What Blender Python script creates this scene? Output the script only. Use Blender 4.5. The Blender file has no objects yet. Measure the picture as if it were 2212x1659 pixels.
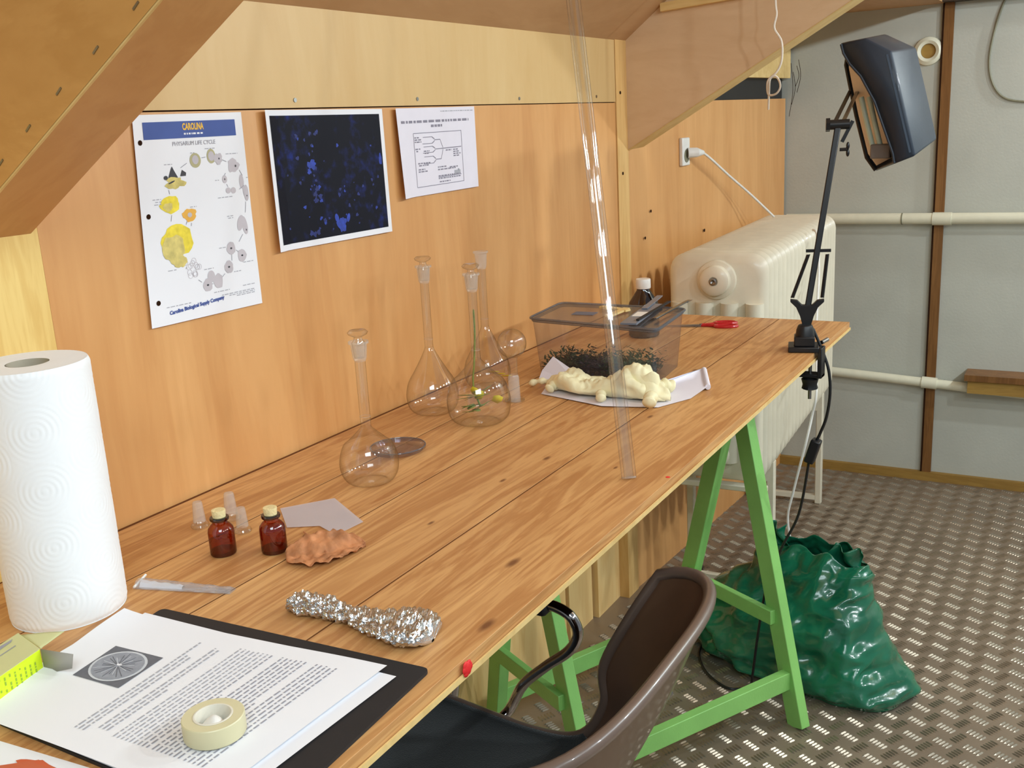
import bpy, math, random
from mathutils import Vector, Matrix, noise
random.seed(7)
C = bpy.context.scene.collection
scene = bpy.context.scene
PI = math.pi
TZ = 0.85

# ------------------------------------------------------------------ camera
cam_d = bpy.data.cameras.new('camera')
cam = bpy.data.objects.new('camera', cam_d); C.objects.link(cam)
cam_d.lens = 35.5736; cam_d.sensor_width = 36.0; cam_d.sensor_fit = 'HORIZONTAL'
cam_d.clip_start = 0.02; cam_d.clip_end = 60
RR = ((0.49500415, -0.86728243, -0.05284013), (0.24045148, 0.07829253, 0.9674985), (-0.83495747, -0.49162127, 0.24729447))
M = Matrix(((RR[0][0], RR[1][0], RR[2][0], 0.0), (RR[0][1], RR[1][1], RR[2][1], -1.0993),
            (RR[0][2], RR[1][2], RR[2][2], 1.34136), (0, 0, 0, 1)))
cam.matrix_world = M
scene.camera = cam

# ------------------------------------------------------------------ world + lights
w = bpy.data.worlds.new('world'); scene.world = w; w.use_nodes = True
bg = w.node_tree.nodes['Background']
bg.inputs[0].default_value = (0.86, 0.95, 1.0, 1); bg.inputs[1].default_value = 0.22
scene.view_settings.view_transform = 'Standard'
scene.view_settings.look = 'None'
scene.view_settings.gamma = 1.0
scene.view_settings.exposure = 0.55
scene.view_settings.use_curve_mapping = False

def light(name, kind, loc, energy, color, size=0.05, size_y=None, target=None):
    d = bpy.data.lights.new(name, kind); d.energy = energy; d.color = color
    if kind == 'AREA':
        d.shape = 'RECTANGLE'; d.size = size; d.size_y = size_y or size
    else:
        d.shadow_soft_size = size
    o = bpy.data.objects.new(name, d); C.objects.link(o); o.location = loc
    if target is not None:
        o.rotation_euler = (Vector(target) - Vector(loc)).to_track_quat('-Z', 'Y').to_euler()
    return o
# a rail of five warm bulbs across the room
for k in range(5):
    light('rail_bulb', 'POINT', (0.15 + 0.82 * k, -2.35, 2.05), (18, 22, 29, 36, 38)[k], (0.86, 0.955, 1.0), 0.045)
# cool daylight from a window behind the viewer's left
light('window_light', 'AREA', (-0.75, -1.55, 2.55), 24, (0.82, 0.95, 1.0), 1.1, 1.1, (0.8, -0.3, 0.95))

# ------------------------------------------------------------------ mesh helpers
class MB:
    def __init__(s): s.v = []; s.f = []
    def add(s, vs, fs):
        n = len(s.v); s.v += [tuple(p) for p in vs]; s.f += [tuple(i + n for i in f) for f in fs]; return s
    def box(s, lo, hi, rz=0.0, piv=None, mat=None):
        x0, y0, z0 = lo; x1, y1, z1 = hi
        vs = [(x0,y0,z0),(x1,y0,z0),(x1,y1,z0),(x0,y1,z0),(x0,y0,z1),(x1,y0,z1),(x1,y1,z1),(x0,y1,z1)]
        if rz:
            px, py = piv or ((x0+x1)/2, (y0+y1)/2); c, q = math.cos(rz), math.sin(rz)
            vs = [(px+(x-px)*c-(y-py)*q, py+(x-px)*q+(y-py)*c, z) for x, y, z in vs]
        if mat is not None: vs = [mat @ Vector(v) for v in vs]
        return s.add(vs, [(0,3,2,1),(4,5,6,7),(0,1,5,4),(1,2,6,5),(2,3,7,6),(3,0,4,7)])
    def bar(s, a, b, w, h, up=(0,0,1)):
        a = Vector(a); b = Vector(b); d = (b-a).normalized(); up = Vector(up)
        sx = d.cross(up)
        if sx.length < 1e-4: sx = d.cross(Vector((1,0,0)))
        sx.normalize(); sy = sx.cross(d).normalized()
        vs = []
        for p in (a, b):
            for i, j in ((-1,-1),(1,-1),(1,1),(-1,1)): vs.append(p + sx*(i*w/2) + sy*(j*h/2))
        return s.add(vs, [(3,2,1,0),(4,5,6,7),(0,1,5,4),(1,2,6,5),(2,3,7,6),(3,0,4,7)])
    def tube(s, pts, r, n=12, cap=True, closed=False):
        P = [Vector(p) for p in pts]; m = len(P); rs = r if isinstance(r, (list, tuple)) else [r]*m
        N = None; vs = []
        for i in range(m):
            if closed: d = P[(i+1) % m] - P[i-1]
            else: d = P[min(i+1, m-1)] - P[max(i-1, 0)]
            if d.length < 1e-9: d = Vector((0,0,1))
            d.normalize()
            if N is None:
                N = d.orthogonal().normalized()
            else:
                N = (N - d*N.dot(d))
                N = d.orthogonal().normalized() if N.length < 1e-6 else N.normalized()
            B = d.cross(N)
            for k in range(n):
                a = 2*PI*k/n; vs.append(P[i] + (N*math.cos(a) + B*math.sin(a))*rs[i])
        fs = []
        for i in range(m if closed else m-1):
            j = (i+1) % m
            for k in range(n): fs.append((i*n+k, i*n+(k+1)%n, j*n+(k+1)%n, j*n+k))
        if cap and not closed: fs += [tuple(range(n))[::-1], tuple((m-1)*n+k for k in range(n))]
        return s.add(vs, fs)
    def lathe(s, prof, n=32, c=(0,0,0), capb=False, capt=False, mat=None):
        vs = []
        for r, z in prof:
            for k in range(n):
                a = 2*PI*k/n; vs.append(Vector((c[0]+r*math.cos(a), c[1]+r*math.sin(a), c[2]+z)))
        if mat is not None: vs = [mat @ v for v in vs]
        fs = []
        for i in range(len(prof)-1):
            for k in range(n): fs.append((i*n+k, i*n+(k+1)%n, (i+1)*n+(k+1)%n, (i+1)*n+k))
        if capb: fs.append(tuple(range(n))[::-1])
        if capt: fs.append(tuple((len(prof)-1)*n+k for k in range(n)))
        return s.add(vs, fs)
    def cyl(s, c, r, h, n=24, mat=None): return s.lathe([(r,0),(r,h)], n, c, True, True, mat)
    def ball(s, c, r, n=20, m=12, sc=(1,1,1)):
        vs = []; fs = []
        for i in range(m+1):
            t = PI*i/m
            for k in range(n):
                a = 2*PI*k/n; vs.append((c[0]+r*sc[0]*math.sin(t)*math.cos(a), c[1]+r*sc[1]*math.sin(t)*math.sin(a), c[2]-r*sc[2]*math.cos(t)))
        for i in range(m):
            for k in range(n): fs.append((i*n+k, i*n+(k+1)%n, (i+1)*n+(k+1)%n, (i+1)*n+k))
        return s.add(vs, fs)
    def grid(s, fn, nu, nv, closeu=False):
        vs = [fn(i/(nu-1 if not closeu else nu), j/(nv-1)) for j in range(nv) for i in range(nu)]
        fs = []
        for j in range(nv-1):
            for i in range(nu if closeu else nu-1):
                i2 = (i+1) % nu; fs.append((j*nu+i, j*nu+i2, (j+1)*nu+i2, (j+1)*nu+i))
        return s.add(vs, fs)
    def prism(s, poly, fn0, fn1):
        n = len(poly); vs = [fn0(p) for p in poly] + [fn1(p) for p in poly]
        fs = [tuple(range(n))[::-1], tuple(range(n, 2*n))] + [(i, (i+1)%n, n+(i+1)%n, n+i) for i in range(n)]
        return s.add(vs, fs)
    def build(s, name, mat, parent=None, smooth=True, ang=35, origin=None, bevel=0, solid=0, subd=0, fixn=True):
        me = bpy.data.meshes.new(name)
        o0 = Vector(origin) if origin is not None else (Vector(parent.location) if parent is not None and parent.get('wl') else Vector((0,0,0)))
        me.from_pydata([tuple(Vector(v) - o0) for v in s.v], [], s.f); me.validate(); me.update()
        if fixn:
            import bmesh
            b = bmesh.new(); b.from_mesh(me); bmesh.ops.recalc_face_normals(b, faces=b.faces[:]); b.to_mesh(me); b.free()
        if smooth:
            me.shade_smooth()
            if ang is not None: me.set_sharp_from_angle(angle=math.radians(ang))
        me.materials.append(mat)
        o = bpy.data.objects.new(name, me); C.objects.link(o)
        if parent is not None: o.parent = parent
        elif origin is not None: o.location = o0
        if solid:
            m = o.modifiers.new('solid', 'SOLIDIFY'); m.thickness = solid; m.offset = 0
        if bevel:
            m = o.modifiers.new('bevel', 'BEVEL'); m.width = bevel; m.segments = 2; m.limit_method = 'ANGLE'
        if subd:
            m = o.modifiers.new('sub', 'SUBSURF'); m.levels = subd; m.render_levels = subd
        return o

def thing(name, label, cat, loc=(0,0,0), rz=0.0, group=None, wl=True):
    """an Empty at the thing's base; wl: children are written in world coordinates"""
    o = bpy.data.objects.new(name, None); C.objects.link(o)
    o.location = loc; o.rotation_euler = (0,0,rz); o.empty_display_size = 0.02
    o['label'] = label; o['category'] = cat
    if group: o['group'] = group
    if wl: o['wl'] = 1
    return o
def tag(o, label, cat, group=None, kind=None):
    o['label'] = label; o['category'] = cat
    if group: o['group'] = group
    if kind: o['kind'] = kind
    return o
def struct(o, label=None):
    o['kind'] = 'structure'
    if label: o['label'] = label
    return o
def sub(mb, name, mat, par, **k):
    """sub-part below a part whose mesh was written relative to the thing's origin"""
    o0 = Vector(par.parent.location) if par.parent is not None and par.parent.get('wl') else Vector((0,0,0))
    mb.v = [tuple(Vector(v) - o0) for v in mb.v]
    return mb.build(name, mat, par, **k)
def fbm(p, s=1.0, o=4):
    return noise.fractal(Vector(p)*s, 1.0, 2.0, o)

# ------------------------------------------------------------------ materials
def newmat(name):
    m = bpy.data.materials.new(name); m.use_nodes = True
    nt = m.node_tree; b = nt.nodes['Principled BSDF']
    return m, nt, b
def lin(c): return tuple(((x/255)/12.92 if x/255 <= 0.04045 else ((x/255+0.055)/1.055)**2.4) for x in c)
def col(c): return lin(c) + (1.0,)
def pm(name, c, rough=0.6, metal=0.0, var=0.06, vscale=30, bump=0.0, bscale=200, coat=0.0, spec=0.5, emit=None, sheen=0.0):
    m, nt, b = newmat(name); N = nt.nodes; L = nt.links
    tc = N.new('ShaderNodeTexCoord'); nz = N.new('ShaderNodeTexNoise'); nz.inputs['Scale'].default_value = vscale; nz.inputs['Detail'].default_value = 5
    L.new(tc.outputs['Object'], nz.inputs['Vector'])
    rp = N.new('ShaderNodeValToRGB'); L.new(nz.outputs['Fac'], rp.inputs['Fac'])
    a = lin(c); rp.color_ramp.elements[0].position = 0.3; rp.color_ramp.elements[1].position = 0.7
    rp.color_ramp.elements[0].color = tuple(max(0, x*(1-var)) for x in a) + (1,)
    rp.color_ramp.elements[1].color = tuple(min(1, x*(1+var)) for x in a) + (1,)
    L.new(rp.outputs['Color'], b.inputs['Base Color'])
    b.inputs['Roughness'].default_value = rough; b.inputs['Metallic'].default_value = metal
    b.inputs['Specular IOR Level'].default_value = spec
    b.inputs['Coat Weight'].default_value = coat
    if sheen: b.inputs['Sheen Weight'].default_value = sheen
    if bump:
        n2 = N.new('ShaderNodeTexNoise'); n2.inputs['Scale'].default_value = bscale; n2.inputs['Detail'].default_value = 4
        L.new(tc.outputs['Object'], n2.inputs['Vector'])
        bp = N.new('ShaderNodeBump'); bp.inputs['Strength'].default_value = bump; bp.inputs['Distance'].default_value = 0.002
        L.new(n2.outputs['Fac'], bp.inputs['Height']); L.new(bp.outputs['Normal'], b.inputs['Normal'])
    return m
def wood(name, c1, c2, stretch, scale=1.0, rings=0.35, rough=0.5, knots=0.0, dark=(120,70,35), rand=True, fine=0.25, spec=0.4, spots=None):
    """grain runs along the axis with the small stretch value"""
    m, nt, b = newmat(name); N = nt.nodes; L = nt.links
    tc = N.new('ShaderNodeTexCoord'); oi = N.new('ShaderNodeObjectInfo')
    ad = N.new('ShaderNodeVectorMath'); ad.operation = 'ADD'
    mu = N.new('ShaderNodeVectorMath'); mu.operation = 'SCALE'; mu.inputs['Scale'].default_value = 13.7 if rand else 0.0
    cb = N.new('ShaderNodeCombineXYZ')
    for i in range(3): L.new(oi.outputs['Random'], cb.inputs[i])
    L.new(cb.outputs[0], mu.inputs[0]); L.new(tc.outputs['Object'], ad.inputs[0]); L.new(mu.outputs[0], ad.inputs[1])
    mp = N.new('ShaderNodeMapping'); mp.inputs['Scale'].default_value = [x*scale for x in stretch]
    L.new(ad.outputs[0], mp.inputs['Vector'])
    # domain warp
    wz = N.new('ShaderNodeTexNoise'); wz.inputs['Scale'].default_value = 0.9; wz.inputs['Detail'].default_value = 2
    L.new(mp.outputs[0], wz.inputs['Vector'])
    w1 = N.new('ShaderNodeVectorMath'); w1.operation = 'SCALE'; w1.inputs['Scale'].default_value = 0.9
    L.new(wz.outputs['Color'], w1.inputs[0])
    w2 = N.new('ShaderNodeVectorMath'); w2.operation = 'ADD'; L.new(mp.outputs[0], w2.inputs[0]); L.new(w1.outputs[0], w2.inputs[1])
    n1 = N.new('ShaderNodeTexNoise'); n1.inputs['Scale'].default_value = 2.2; n1.inputs['Detail'].default_value = 6; n1.inputs['Roughness'].default_value = 0.6
    L.new(w2.outputs[0], n1.inputs['Vector'])
    n2 = N.new('ShaderNodeTexNoise'); n2.inputs['Scale'].default_value = 14; n2.inputs['Detail'].default_value = 4
    L.new(w2.outputs[0], n2.inputs['Vector'])
    # growth rings: sine of the big noise
    m1 = N.new('ShaderNodeMath'); m1.operation = 'MULTIPLY'; m1.inputs[1].default_value = 55; L.new(n1.outputs['Fac'], m1.inputs[0])
    m2 = N.new('ShaderNodeMath'); m2.operation = 'SINE'; L.new(m1.outputs[0], m2.inputs[0])
    m3 = N.new('ShaderNodeMath'); m3.operation = 'MULTIPLY_ADD'; m3.inputs[1].default_value = rings*0.5; m3.inputs[2].default_value = 0.0; L.new(m2.outputs[0], m3.inputs[0])
    m4 = N.new('ShaderNodeMath'); m4.operation = 'MULTIPLY_ADD'; m4.inputs[1].default_value = fine*2; L.new(n2.outputs['Fac'], m4.inputs[0]); L.new(m3.outputs[0], m4.inputs[2])
    m5 = N.new('ShaderNodeMath'); m5.operation = 'MULTIPLY_ADD'; m5.inputs[1].default_value = 1.6; L.new(n1.outputs['Fac'], m5.inputs[0]); L.new(m4.outputs[0], m5.inputs[2])
    m6 = N.new('ShaderNodeMath'); m6.operation = 'SUBTRACT'; m6.inputs[1].default_value = 0.3+fine; m6.use_clamp = True; L.new(m5.outputs[0], m6.inputs[0])
    mx = N.new('ShaderNodeMix'); mx.data_type = 'RGBA'
    mx.inputs[6].default_value = col(c2); mx.inputs[7].default_value = col(c1); L.new(m6.outputs[0], mx.inputs[0])
    out = mx.outputs[2]
    if knots:
        vo = N.new('ShaderNodeTexVoronoi'); vo.inputs['Scale'].default_value = knots; vo.feature = 'F1'
        mk = N.new('ShaderNodeMapping'); mk.inputs['Scale'].default_value = [(0.35 if s_ == min(stretch) else 1.0) for s_ in stretch]
        L.new(ad.outputs[0], mk.inputs['Vector']); L.new(mk.outputs[0], vo.inputs['Vector'])
        kr = N.new('ShaderNodeValToRGB'); kr.color_ramp.elements[0].position = 0.02; kr.color_ramp.elements[0].color = (1,1,1,1)
        kr.color_ramp.elements[1].position = 0.07; kr.color_ramp.elements[1].color = (0,0,0,1)
        L.new(vo.outputs['Distance'], kr.inputs['Fac'])
        mk2 = N.new('ShaderNodeMix'); mk2.data_type = 'RGBA'; mk2.inputs[7].default_value = col(dark)
        L.new(out, mk2.inputs[6]); L.new(kr.outputs['Color'], mk2.inputs[0]); out = mk2.outputs[2]
    for (kx, ky, kr_) in (spots or []):
        sv = N.new('ShaderNodeVectorMath'); sv.operation = 'SUBTRACT'; sv.inputs[1].default_value = (kx, ky, 0.02); L.new(tc.outputs['Object'], sv.inputs[0])
        ms_ = N.new('ShaderNodeVectorMath'); ms_.operation = 'MULTIPLY'; ms_.inputs[1].default_value = (0.4/kr_, 1.0/kr_, 0.0); L.new(sv.outputs[0], ms_.inputs[0])
        wn = N.new('ShaderNodeVectorMath'); wn.operation = 'ADD'; L.new(ms_.outputs[0], wn.inputs[0]); L.new(w1.outputs[0], wn.inputs[1])
        w0 = N.new('ShaderNodeVectorMath'); w0.operation = 'SUBTRACT'; w0.inputs[1].default_value = (0.45,0.45,0.45); L.new(wn.outputs[0], w0.inputs[0])
        le = N.new('ShaderNodeVectorMath'); le.operation = 'LENGTH'; L.new(w0.outputs[0], le.inputs[0])
        kr = N.new('ShaderNodeMapRange'); kr.inputs['From Min'].default_value = 0.5; kr.inputs['From Max'].default_value = 1.5; kr.inputs['To Min'].default_value = 0.85; kr.inputs['To Max'].default_value = 0.0
        L.new(le.outputs['Value'], kr.inputs['Value'])
        mk2 = N.new('ShaderNodeMix'); mk2.data_type = 'RGBA'; mk2.inputs[7].default_value = col(dark)
        L.new(out, mk2.inputs[6]); L.new(kr.outputs['Result'], mk2.inputs[0]); out = mk2.outputs[2]
    L.new(out, b.inputs['Base Color'])
    b.inputs['Roughness'].default_value = rough; b.inputs['Specular IOR Level'].default_value = spec
    bp = N.new('ShaderNodeBump'); bp.inputs['Strength'].default_value = 0.12; bp.inputs['Distance'].default_value = 0.001
    L.new(m6.outputs[0], bp.inputs['Height']); L.new(bp.outputs['Normal'], b.inputs['Normal'])
    return m
def glass(name, tint=(0.97,0.975,0.96), edge=(0.62,0.60,0.50), refl=1.0, rough=0.02, frost=0.0, fcol=(0.8,0.8,0.78), power=3.0):
    """thin-walled clear glass or plastic: transparent, darker and more mirror-like at grazing angles"""
    m, nt, b = newmat(name); N = nt.nodes; L = nt.links; N.remove(b)
    out = N['Material Output']
    lw = N.new('ShaderNodeLayerWeight'); lw.inputs['Blend'].default_value = 0.5
    pw = N.new('ShaderNodeMath'); pw.operation = 'POWER'; pw.inputs[1].default_value = power; L.new(lw.outputs['Facing'], pw.inputs[0])
    mx = N.new('ShaderNodeMix'); mx.data_type = 'RGBA'; mx.inputs[6].default_value = tint+(1,); mx.inputs[7].default_value = edge+(1,)
    L.new(pw.outputs[0], mx.inputs[0])
    tr = N.new('ShaderNodeBsdfTransparent'); L.new(mx.outputs[2], tr.inputs['Color'])
    gl = N.new('ShaderNodeBsdfGlossy'); gl.inputs['Roughness'].default_value = rough
    p4 = N.new('ShaderNodeMath'); p4.operation = 'POWER'; p4.inputs[1].default_value = 5.0; L.new(lw.outputs['Facing'], p4.inputs[0])
    fm = N.new('ShaderNodeMath'); fm.operation = 'MULTIPLY_ADD'; fm.inputs[1].default_value = 0.45*refl; fm.inputs[2].default_value = 0.085*refl; fm.use_clamp = True; L.new(p4.outputs[0], fm.inputs[0])
    ms = N.new('ShaderNodeMixShader'); L.new(fm.outputs[0], ms.inputs[0]); L.new(tr.outputs[0], ms.inputs[1]); L.new(gl.outputs[0], ms.inputs[2])
    last = ms.outputs[0]
    if frost:
        df = N.new('ShaderNodeBsdfDiffuse'); df.inputs['Color'].default_value = fcol+(1,)
        m2 = N.new('ShaderNodeMixShader'); m2.inputs[0].default_value = frost; L.new(last, m2.inputs[1]); L.new(df.outputs[0], m2.inputs[2]); last = m2.outputs[0]
    L.new(last, out.inputs['Surface'])
    return m

W_mid = wood('plywood_orange', (230,176,114), (200,138,78), (4,4,0.45), 1.0, rings=0.06, rough=0.38, fine=0.22, spec=0.5)
W_up = wood('plywood_pale', (222,190,134), (210,172,112), (4,4,0.8), 1.0, rings=0.06, rough=0.45, fine=0.2)
W_pine = wood('pine_pale', (240,208,130), (222,180,100), (7,7,0.5), 1.0, rings=0.5, rough=0.5, knots=3.0, dark=(130,85,45))
W_post = wood('pine_post', (236,196,130), (214,166,98), (6,6,0.5), 1.0, rings=0.3, rough=0.5)
W_low = wood('pine_lower_panel', (250,216,152), (238,192,124), (3,3,0.4), 1.0, rings=0.4, rough=0.5, knots=1.6)
W_gus = wood('gusset_board', (216,164,96), (192,138,72), (1.2,1.2,4.5), 1.0, rings=0.2, rough=0.55, knots=2.0)
W_gusR = wood('gusset_board_greyish', (230,202,166), (212,178,138), (1.2,1.2,3.5), 1.0, rings=0.1, rough=0.6)
W_gus2 = wood('gusset_under_board', (216,166,108), (192,138,82), (2.0,0.6,2.0), 1.0, rings=0.2, rough=0.5)
W_ceil = wood('ceiling_board', (196,156,112), (176,134,90), (0.8,3,3), 1.0, rings=0.12, rough=0.6)
W_edge = wood('sawn_edge', (236,206,142), (214,178,112), (3,0.8,3), 1.0, rings=0.3, rough=0.6)
KN = [(-0.211,-0.290,0.0050),(-0.068,-0.239,0.0048),(0.28,-0.099,0.0035),(0.17,-0.086,0.0028),(0.539,-0.162,0.0032),(0.279,-0.214,0.0022),(0.87,-0.121,0.0035),(-0.004,-0.08,0.0025)]
W_tab = wood('table_pine', (222,172,112), (172,114,62), (0.7,9,9), 0.9, rings=0.42, rough=0.46, knots=2.6, dark=(104,58,30), fine=0.2, spec=0.45, spots=KN)
W_brown = wood('brown_batten', (140,98,54), (102,66,32), (8,8,0.6), 1.0, rings=0.3, rough=0.4)
W_ochre = wood('ochre_baseboard', (176,140,70), (140,106,48), (6,0.6,6), 1.0, rings=0.3, rough=0.6)
M_seam = pm('brown_seam_shade', (112,70,40), 0.95, spec=0.1)  # brown standing in for the shade down in the table joints
M_gap = pm('gap_dark', (48,28,16), 0.95, spec=0.1)
M_greywall = pm('grey_wall_paint', (186,188,178), 0.55, var=0.05, vscale=6, bump=0.25, bscale=120)
M_cream = pm('radiator_enamel', (226,218,196), 0.32, var=0.04, vscale=20, bump=0.12, bscale=90, coat=0.2)
M_pipe = pm('pipe_enamel', (222,220,198), 0.4, var=0.04)
M_green = pm('trestle_green_paint', (140,200,108), 0.38, var=0.08, vscale=12, bump=0.15)
M_black = pm('black_paint', (22,23,26), 0.38, var=0.1)
M_blackmat = pm('black_matt_board', (30,30,33), 0.65, var=0.08)
M_fabric = pm('black_seat_fabric', (30,35,36), 0.9, var=0.15, vscale=300, bump=0.5, bscale=600, sheen=0.3)
M_navy = pm('navy_lamp_plastic', (30,44,60), 0.5, var=0.12, vscale=14, bump=0.1, coat=0.1)
M_brownplastic = pm('brown_chair_shell', (92,66,50), 0.30, var=0.04, coat=0.2)
M_rim = pm('grey_brown_shell_edge', (104,86,76), 0.3, var=0.05, coat=0.3)
M_chrome = pm('chrome', (170,165,165), 0.08, 1.0, var=0.02)
M_steel = pm('steel', (150,150,150), 0.3, 1.0, var=0.05)
M_paper = pm('white_paper', (240,241,246), 0.7, var=0.012, vscale=8)
M_paper2 = pm('lilac_white_paper', (232,228,238), 0.7, var=0.012)
M_towel = pm('paper_towel_white', (246,247,248), 0.85, var=0.01)
M_card = pm('cardboard_core', (178,168,148), 0.9)
M_ink = pm('grey_print_ink', (158,158,168), 0.8)
M_inkfaint = pm('pale_print_ink', (176,176,184), 0.8)
M_inkdark = pm('dark_print_ink', (70,70,76), 0.8)
M_blueink = pm('blue_print_ink', (60,84,156), 0.6)
M_yellowink = pm('orange_yellow_print_ink', (240,190,60), 0.6)
M_white = pm('white_plastic', (236,234,228), 0.4)
M_cork = pm('pale_cork', (232,214,160), 0.85, var=0.12, vscale=200, bump=0.6, bscale=400)
M_redp = pm('translucent_red_handle', (190,22,34), 0.2, coat=0.5)
M_red = pm('bright_red_sticker', (225,40,40), 0.6)
M_floor = pm('tread_plate_metal', (152,136,118), 0.45, 0.5, var=0.14, vscale=5, bump=0.2, bscale=150)
M_bar = pm('worn_tread_bars', (150,140,124), 0.32, 0.65, var=0.15, vscale=40)
M_foil = pm('aluminium_foil', (205,205,205), 0.2, 1.0, var=0.03, bump=0.5, bscale=220)
M_glove = pm('latex_cream', (238,230,188), 0.5, var=0.08, vscale=40, bump=0.2, bscale=150)
M_leaf = pm('dry_leaf_brown', (190,128,84), 0.7, var=0.3, vscale=60, bump=0.5, bscale=160)
M_bag = pm('green_plastic_film', (26,108,78), 0.22, var=0.45, vscale=6, coat=0.5, bump=0.35, bscale=40)
M_string = pm('white_string', (232,222,206), 0.8)
M_greycable = pm('grey_cable', (128,126,104), 0.5)
M_G = glass('clear_glass', (0.985,0.985,0.975), (0.50,0.46,0.36), 1.4, power=3.5)
M_Gtube = glass('tube_glass', (0.99,0.99,0.99), (0.42,0.42,0.52), 1.0, power=4.0)
M_frost = glass('ground_glass', (0.95,0.95,0.93), (0.8,0.78,0.72), 0.8, 0.25, frost=0.22, fcol=(0.82,0.80,0.76))
M_plas = glass('clear_plastic', (0.93,0.92,0.91), (0.6,0.58,0.58), 0.8, 0.06, frost=0.05, fcol=(0.6,0.6,0.62))
M_plasrim = glass('clear_plastic_rim', (0.55,0.56,0.60), (0.25,0.27,0.32), 1.2, 0.08, frost=0.15, fcol=(0.45,0.47,0.52))
M_film = glass('clear_film', (0.90,0.90,0.92), (0.7,0.7,0.74), 1.4, 0.12, frost=0.22, fcol=(0.8,0.8,0.82))
M_amber = glass('amber_glass', (0.66,0.26,0.09), (0.20,0.05,0.02), 1.1, 0.03)
M_amberrim = glass('amber_glass_rim', (0.20,0.07,0.03), (0.06,0.02,0.01), 1.4, 0.05)
M_dish = glass('dish_plastic', (0.88,0.87,0.93), (0.42,0.40,0.55), 1.2, 0.04)
M_tissue = glass('translucent_tissue', (0.92,0.88,0.87), (0.8,0.76,0.76), 0.3, 0.5, frost=0.42, fcol=(0.84,0.80,0.84))
M_bliq = pm('dark_amber_liquid', (92,42,18), 0.15)

# =================================================================== STRUCTURE
# wall_left: plywood wall behind the table (y = 0 plane), made of separate boards
def board(name, x0, x1, z0, z1, mat, y=0.0, t=0.03, label=None, par=None):
    b = MB().box((x0, y, z0), (x1, y+t, z1))
    o = b.build(name, mat, par, smooth=False); 
    if par is None: struct(o, label)
    return o
wall = board('wall_left', 0.772, 2.462, 0.55, 1.3835, W_mid, label='orange plywood wall panel behind the table')
board('upper_panel', 0.2, 2.462, 1.3855, 1.56, W_up, y=-0.0015, par=wall)['label'] = 'paler plywood strip above the seam'
board('pine_board', 0.0, 0.77, 0.55, 1.384, W_pine, y=-0.0025, par=wall)['label'] = 'pale yellow pine board with a knot'
board('post', 2.464, 2.534, 0.0, 1.56, W_post, y=-0.003, t=0.06, par=wall)
g = MB().box((0.0, 0.004, 0.55), (2.53, 0.05, 1.56)); g.build('seam_backing', M_gap, wall, smooth=False)
# screws on the wall boards
def disc(mb, c, r, axis, n=10, t=0.0015):
    if axis == 'y': mt = Matrix.Translation(c) @ Matrix.Rotation(PI/2, 4, 'X')
    elif axis == 'x': mt = Matrix.Translation(c) @ Matrix.Rotation(PI/2, 4, 'Y')
    else: mt = Matrix.Translation(c)
    mb.lathe([(r,-t/2),(r,t/2)], n, (0,0,0), True, True, mt)
for (x, z) in [(1.249,1.391+0.006),(1.58,1.397),(1.96,1.396),(2.348,1.399)]:
    m = MB(); disc(m, (x,-0.002,z), 0.0035, 'y'); m.build('screw', M_steel, wall)
for (x, z) in [(2.489,1.408),(2.493,1.204)]:
    m = MB(); disc(m, (x,-0.0035,z), 0.0042, 'y'); m.build('screw', M_gap, wall)
# lower wall under the table
low = MB().box((-0.3, 0.045, 0), (2.16, 0.08, 0.849)).build('wall_left_lower', W_low, smooth=False); struct(low, 'pale pine panels of the wall below the table')
MB().box((2.172, 0.04, 0), (2.31, 0.08, 0.849)).build('pine_board', W_low, low, smooth=False)
MB().box((2.32, 0.026, 0), (3.0, 0.06, 0.60)).build('pine_board', W_low, low, smooth=False)
MB().box((-0.3, 0.075, 0), (3.0, 0.09, 0.849)).build('seam_backing', M_gap, low, smooth=False)
# second wall section past the post, slightly angled, running behind the radiator
q = MB()
q.prism([(2.534,0.0),(3.775,-0.082),(3.775,0.02),(2.534,0.05)], lambda p:(p[0],p[1],0.0), lambda p:(p[0],p[1],1.383))
o = q.build('wall_left_far', W_mid, smooth=False); struct(o, 'orange plywood wall behind the radiator with the socket')
q = MB().prism([(2.60,0.0),(3.77,-0.07),(3.77,0.05),(2.60,0.05)], lambda p:(p[0],p[1],1.383), lambda p:(p[0],p[1],1.452))
q.build('dark_gap', M_black, o, smooth=False)
q = MB().prism([(2.60,-0.02),(3.77,-0.10),(3.77,0.05),(2.60,0.05)], lambda p:(p[0],p[1],1.452), lambda p:(p[0],p[1],1.66))
q.build('header_board', W_edge, o, smooth=False)
m = MB(); disc(m, (3.03,-0.037,0.995), 0.005,'y'); disc(m,(2.66,-0.012,1.09),0.004,'y'); disc(m,(2.62,-0.01,1.02),0.004,'y'); m.build('screw', M_gap, o)

# far wall (x = 3.785)
XF = 3.785
fw = MB().box((XF, -3.2, 0), (XF+0.06, 0.3, 2.6)).build('wall_far', M_greywall, smooth=False); struct(fw, 'grey painted wall at the far end')
MB().box((XF-0.012, -0.632, 0.03), (XF, -0.602, 1.655)).build('batten', W_brown, fw, smooth=False)['label'] = 'brown vertical batten on the grey wall'
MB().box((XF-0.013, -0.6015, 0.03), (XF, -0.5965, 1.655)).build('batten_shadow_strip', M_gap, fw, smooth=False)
o = MB().box((XF-0.02, -3.2, 0), (XF, -0.02, 0.032)).build('baseboard_far', W_ochre, smooth=False); struct(o)
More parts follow.
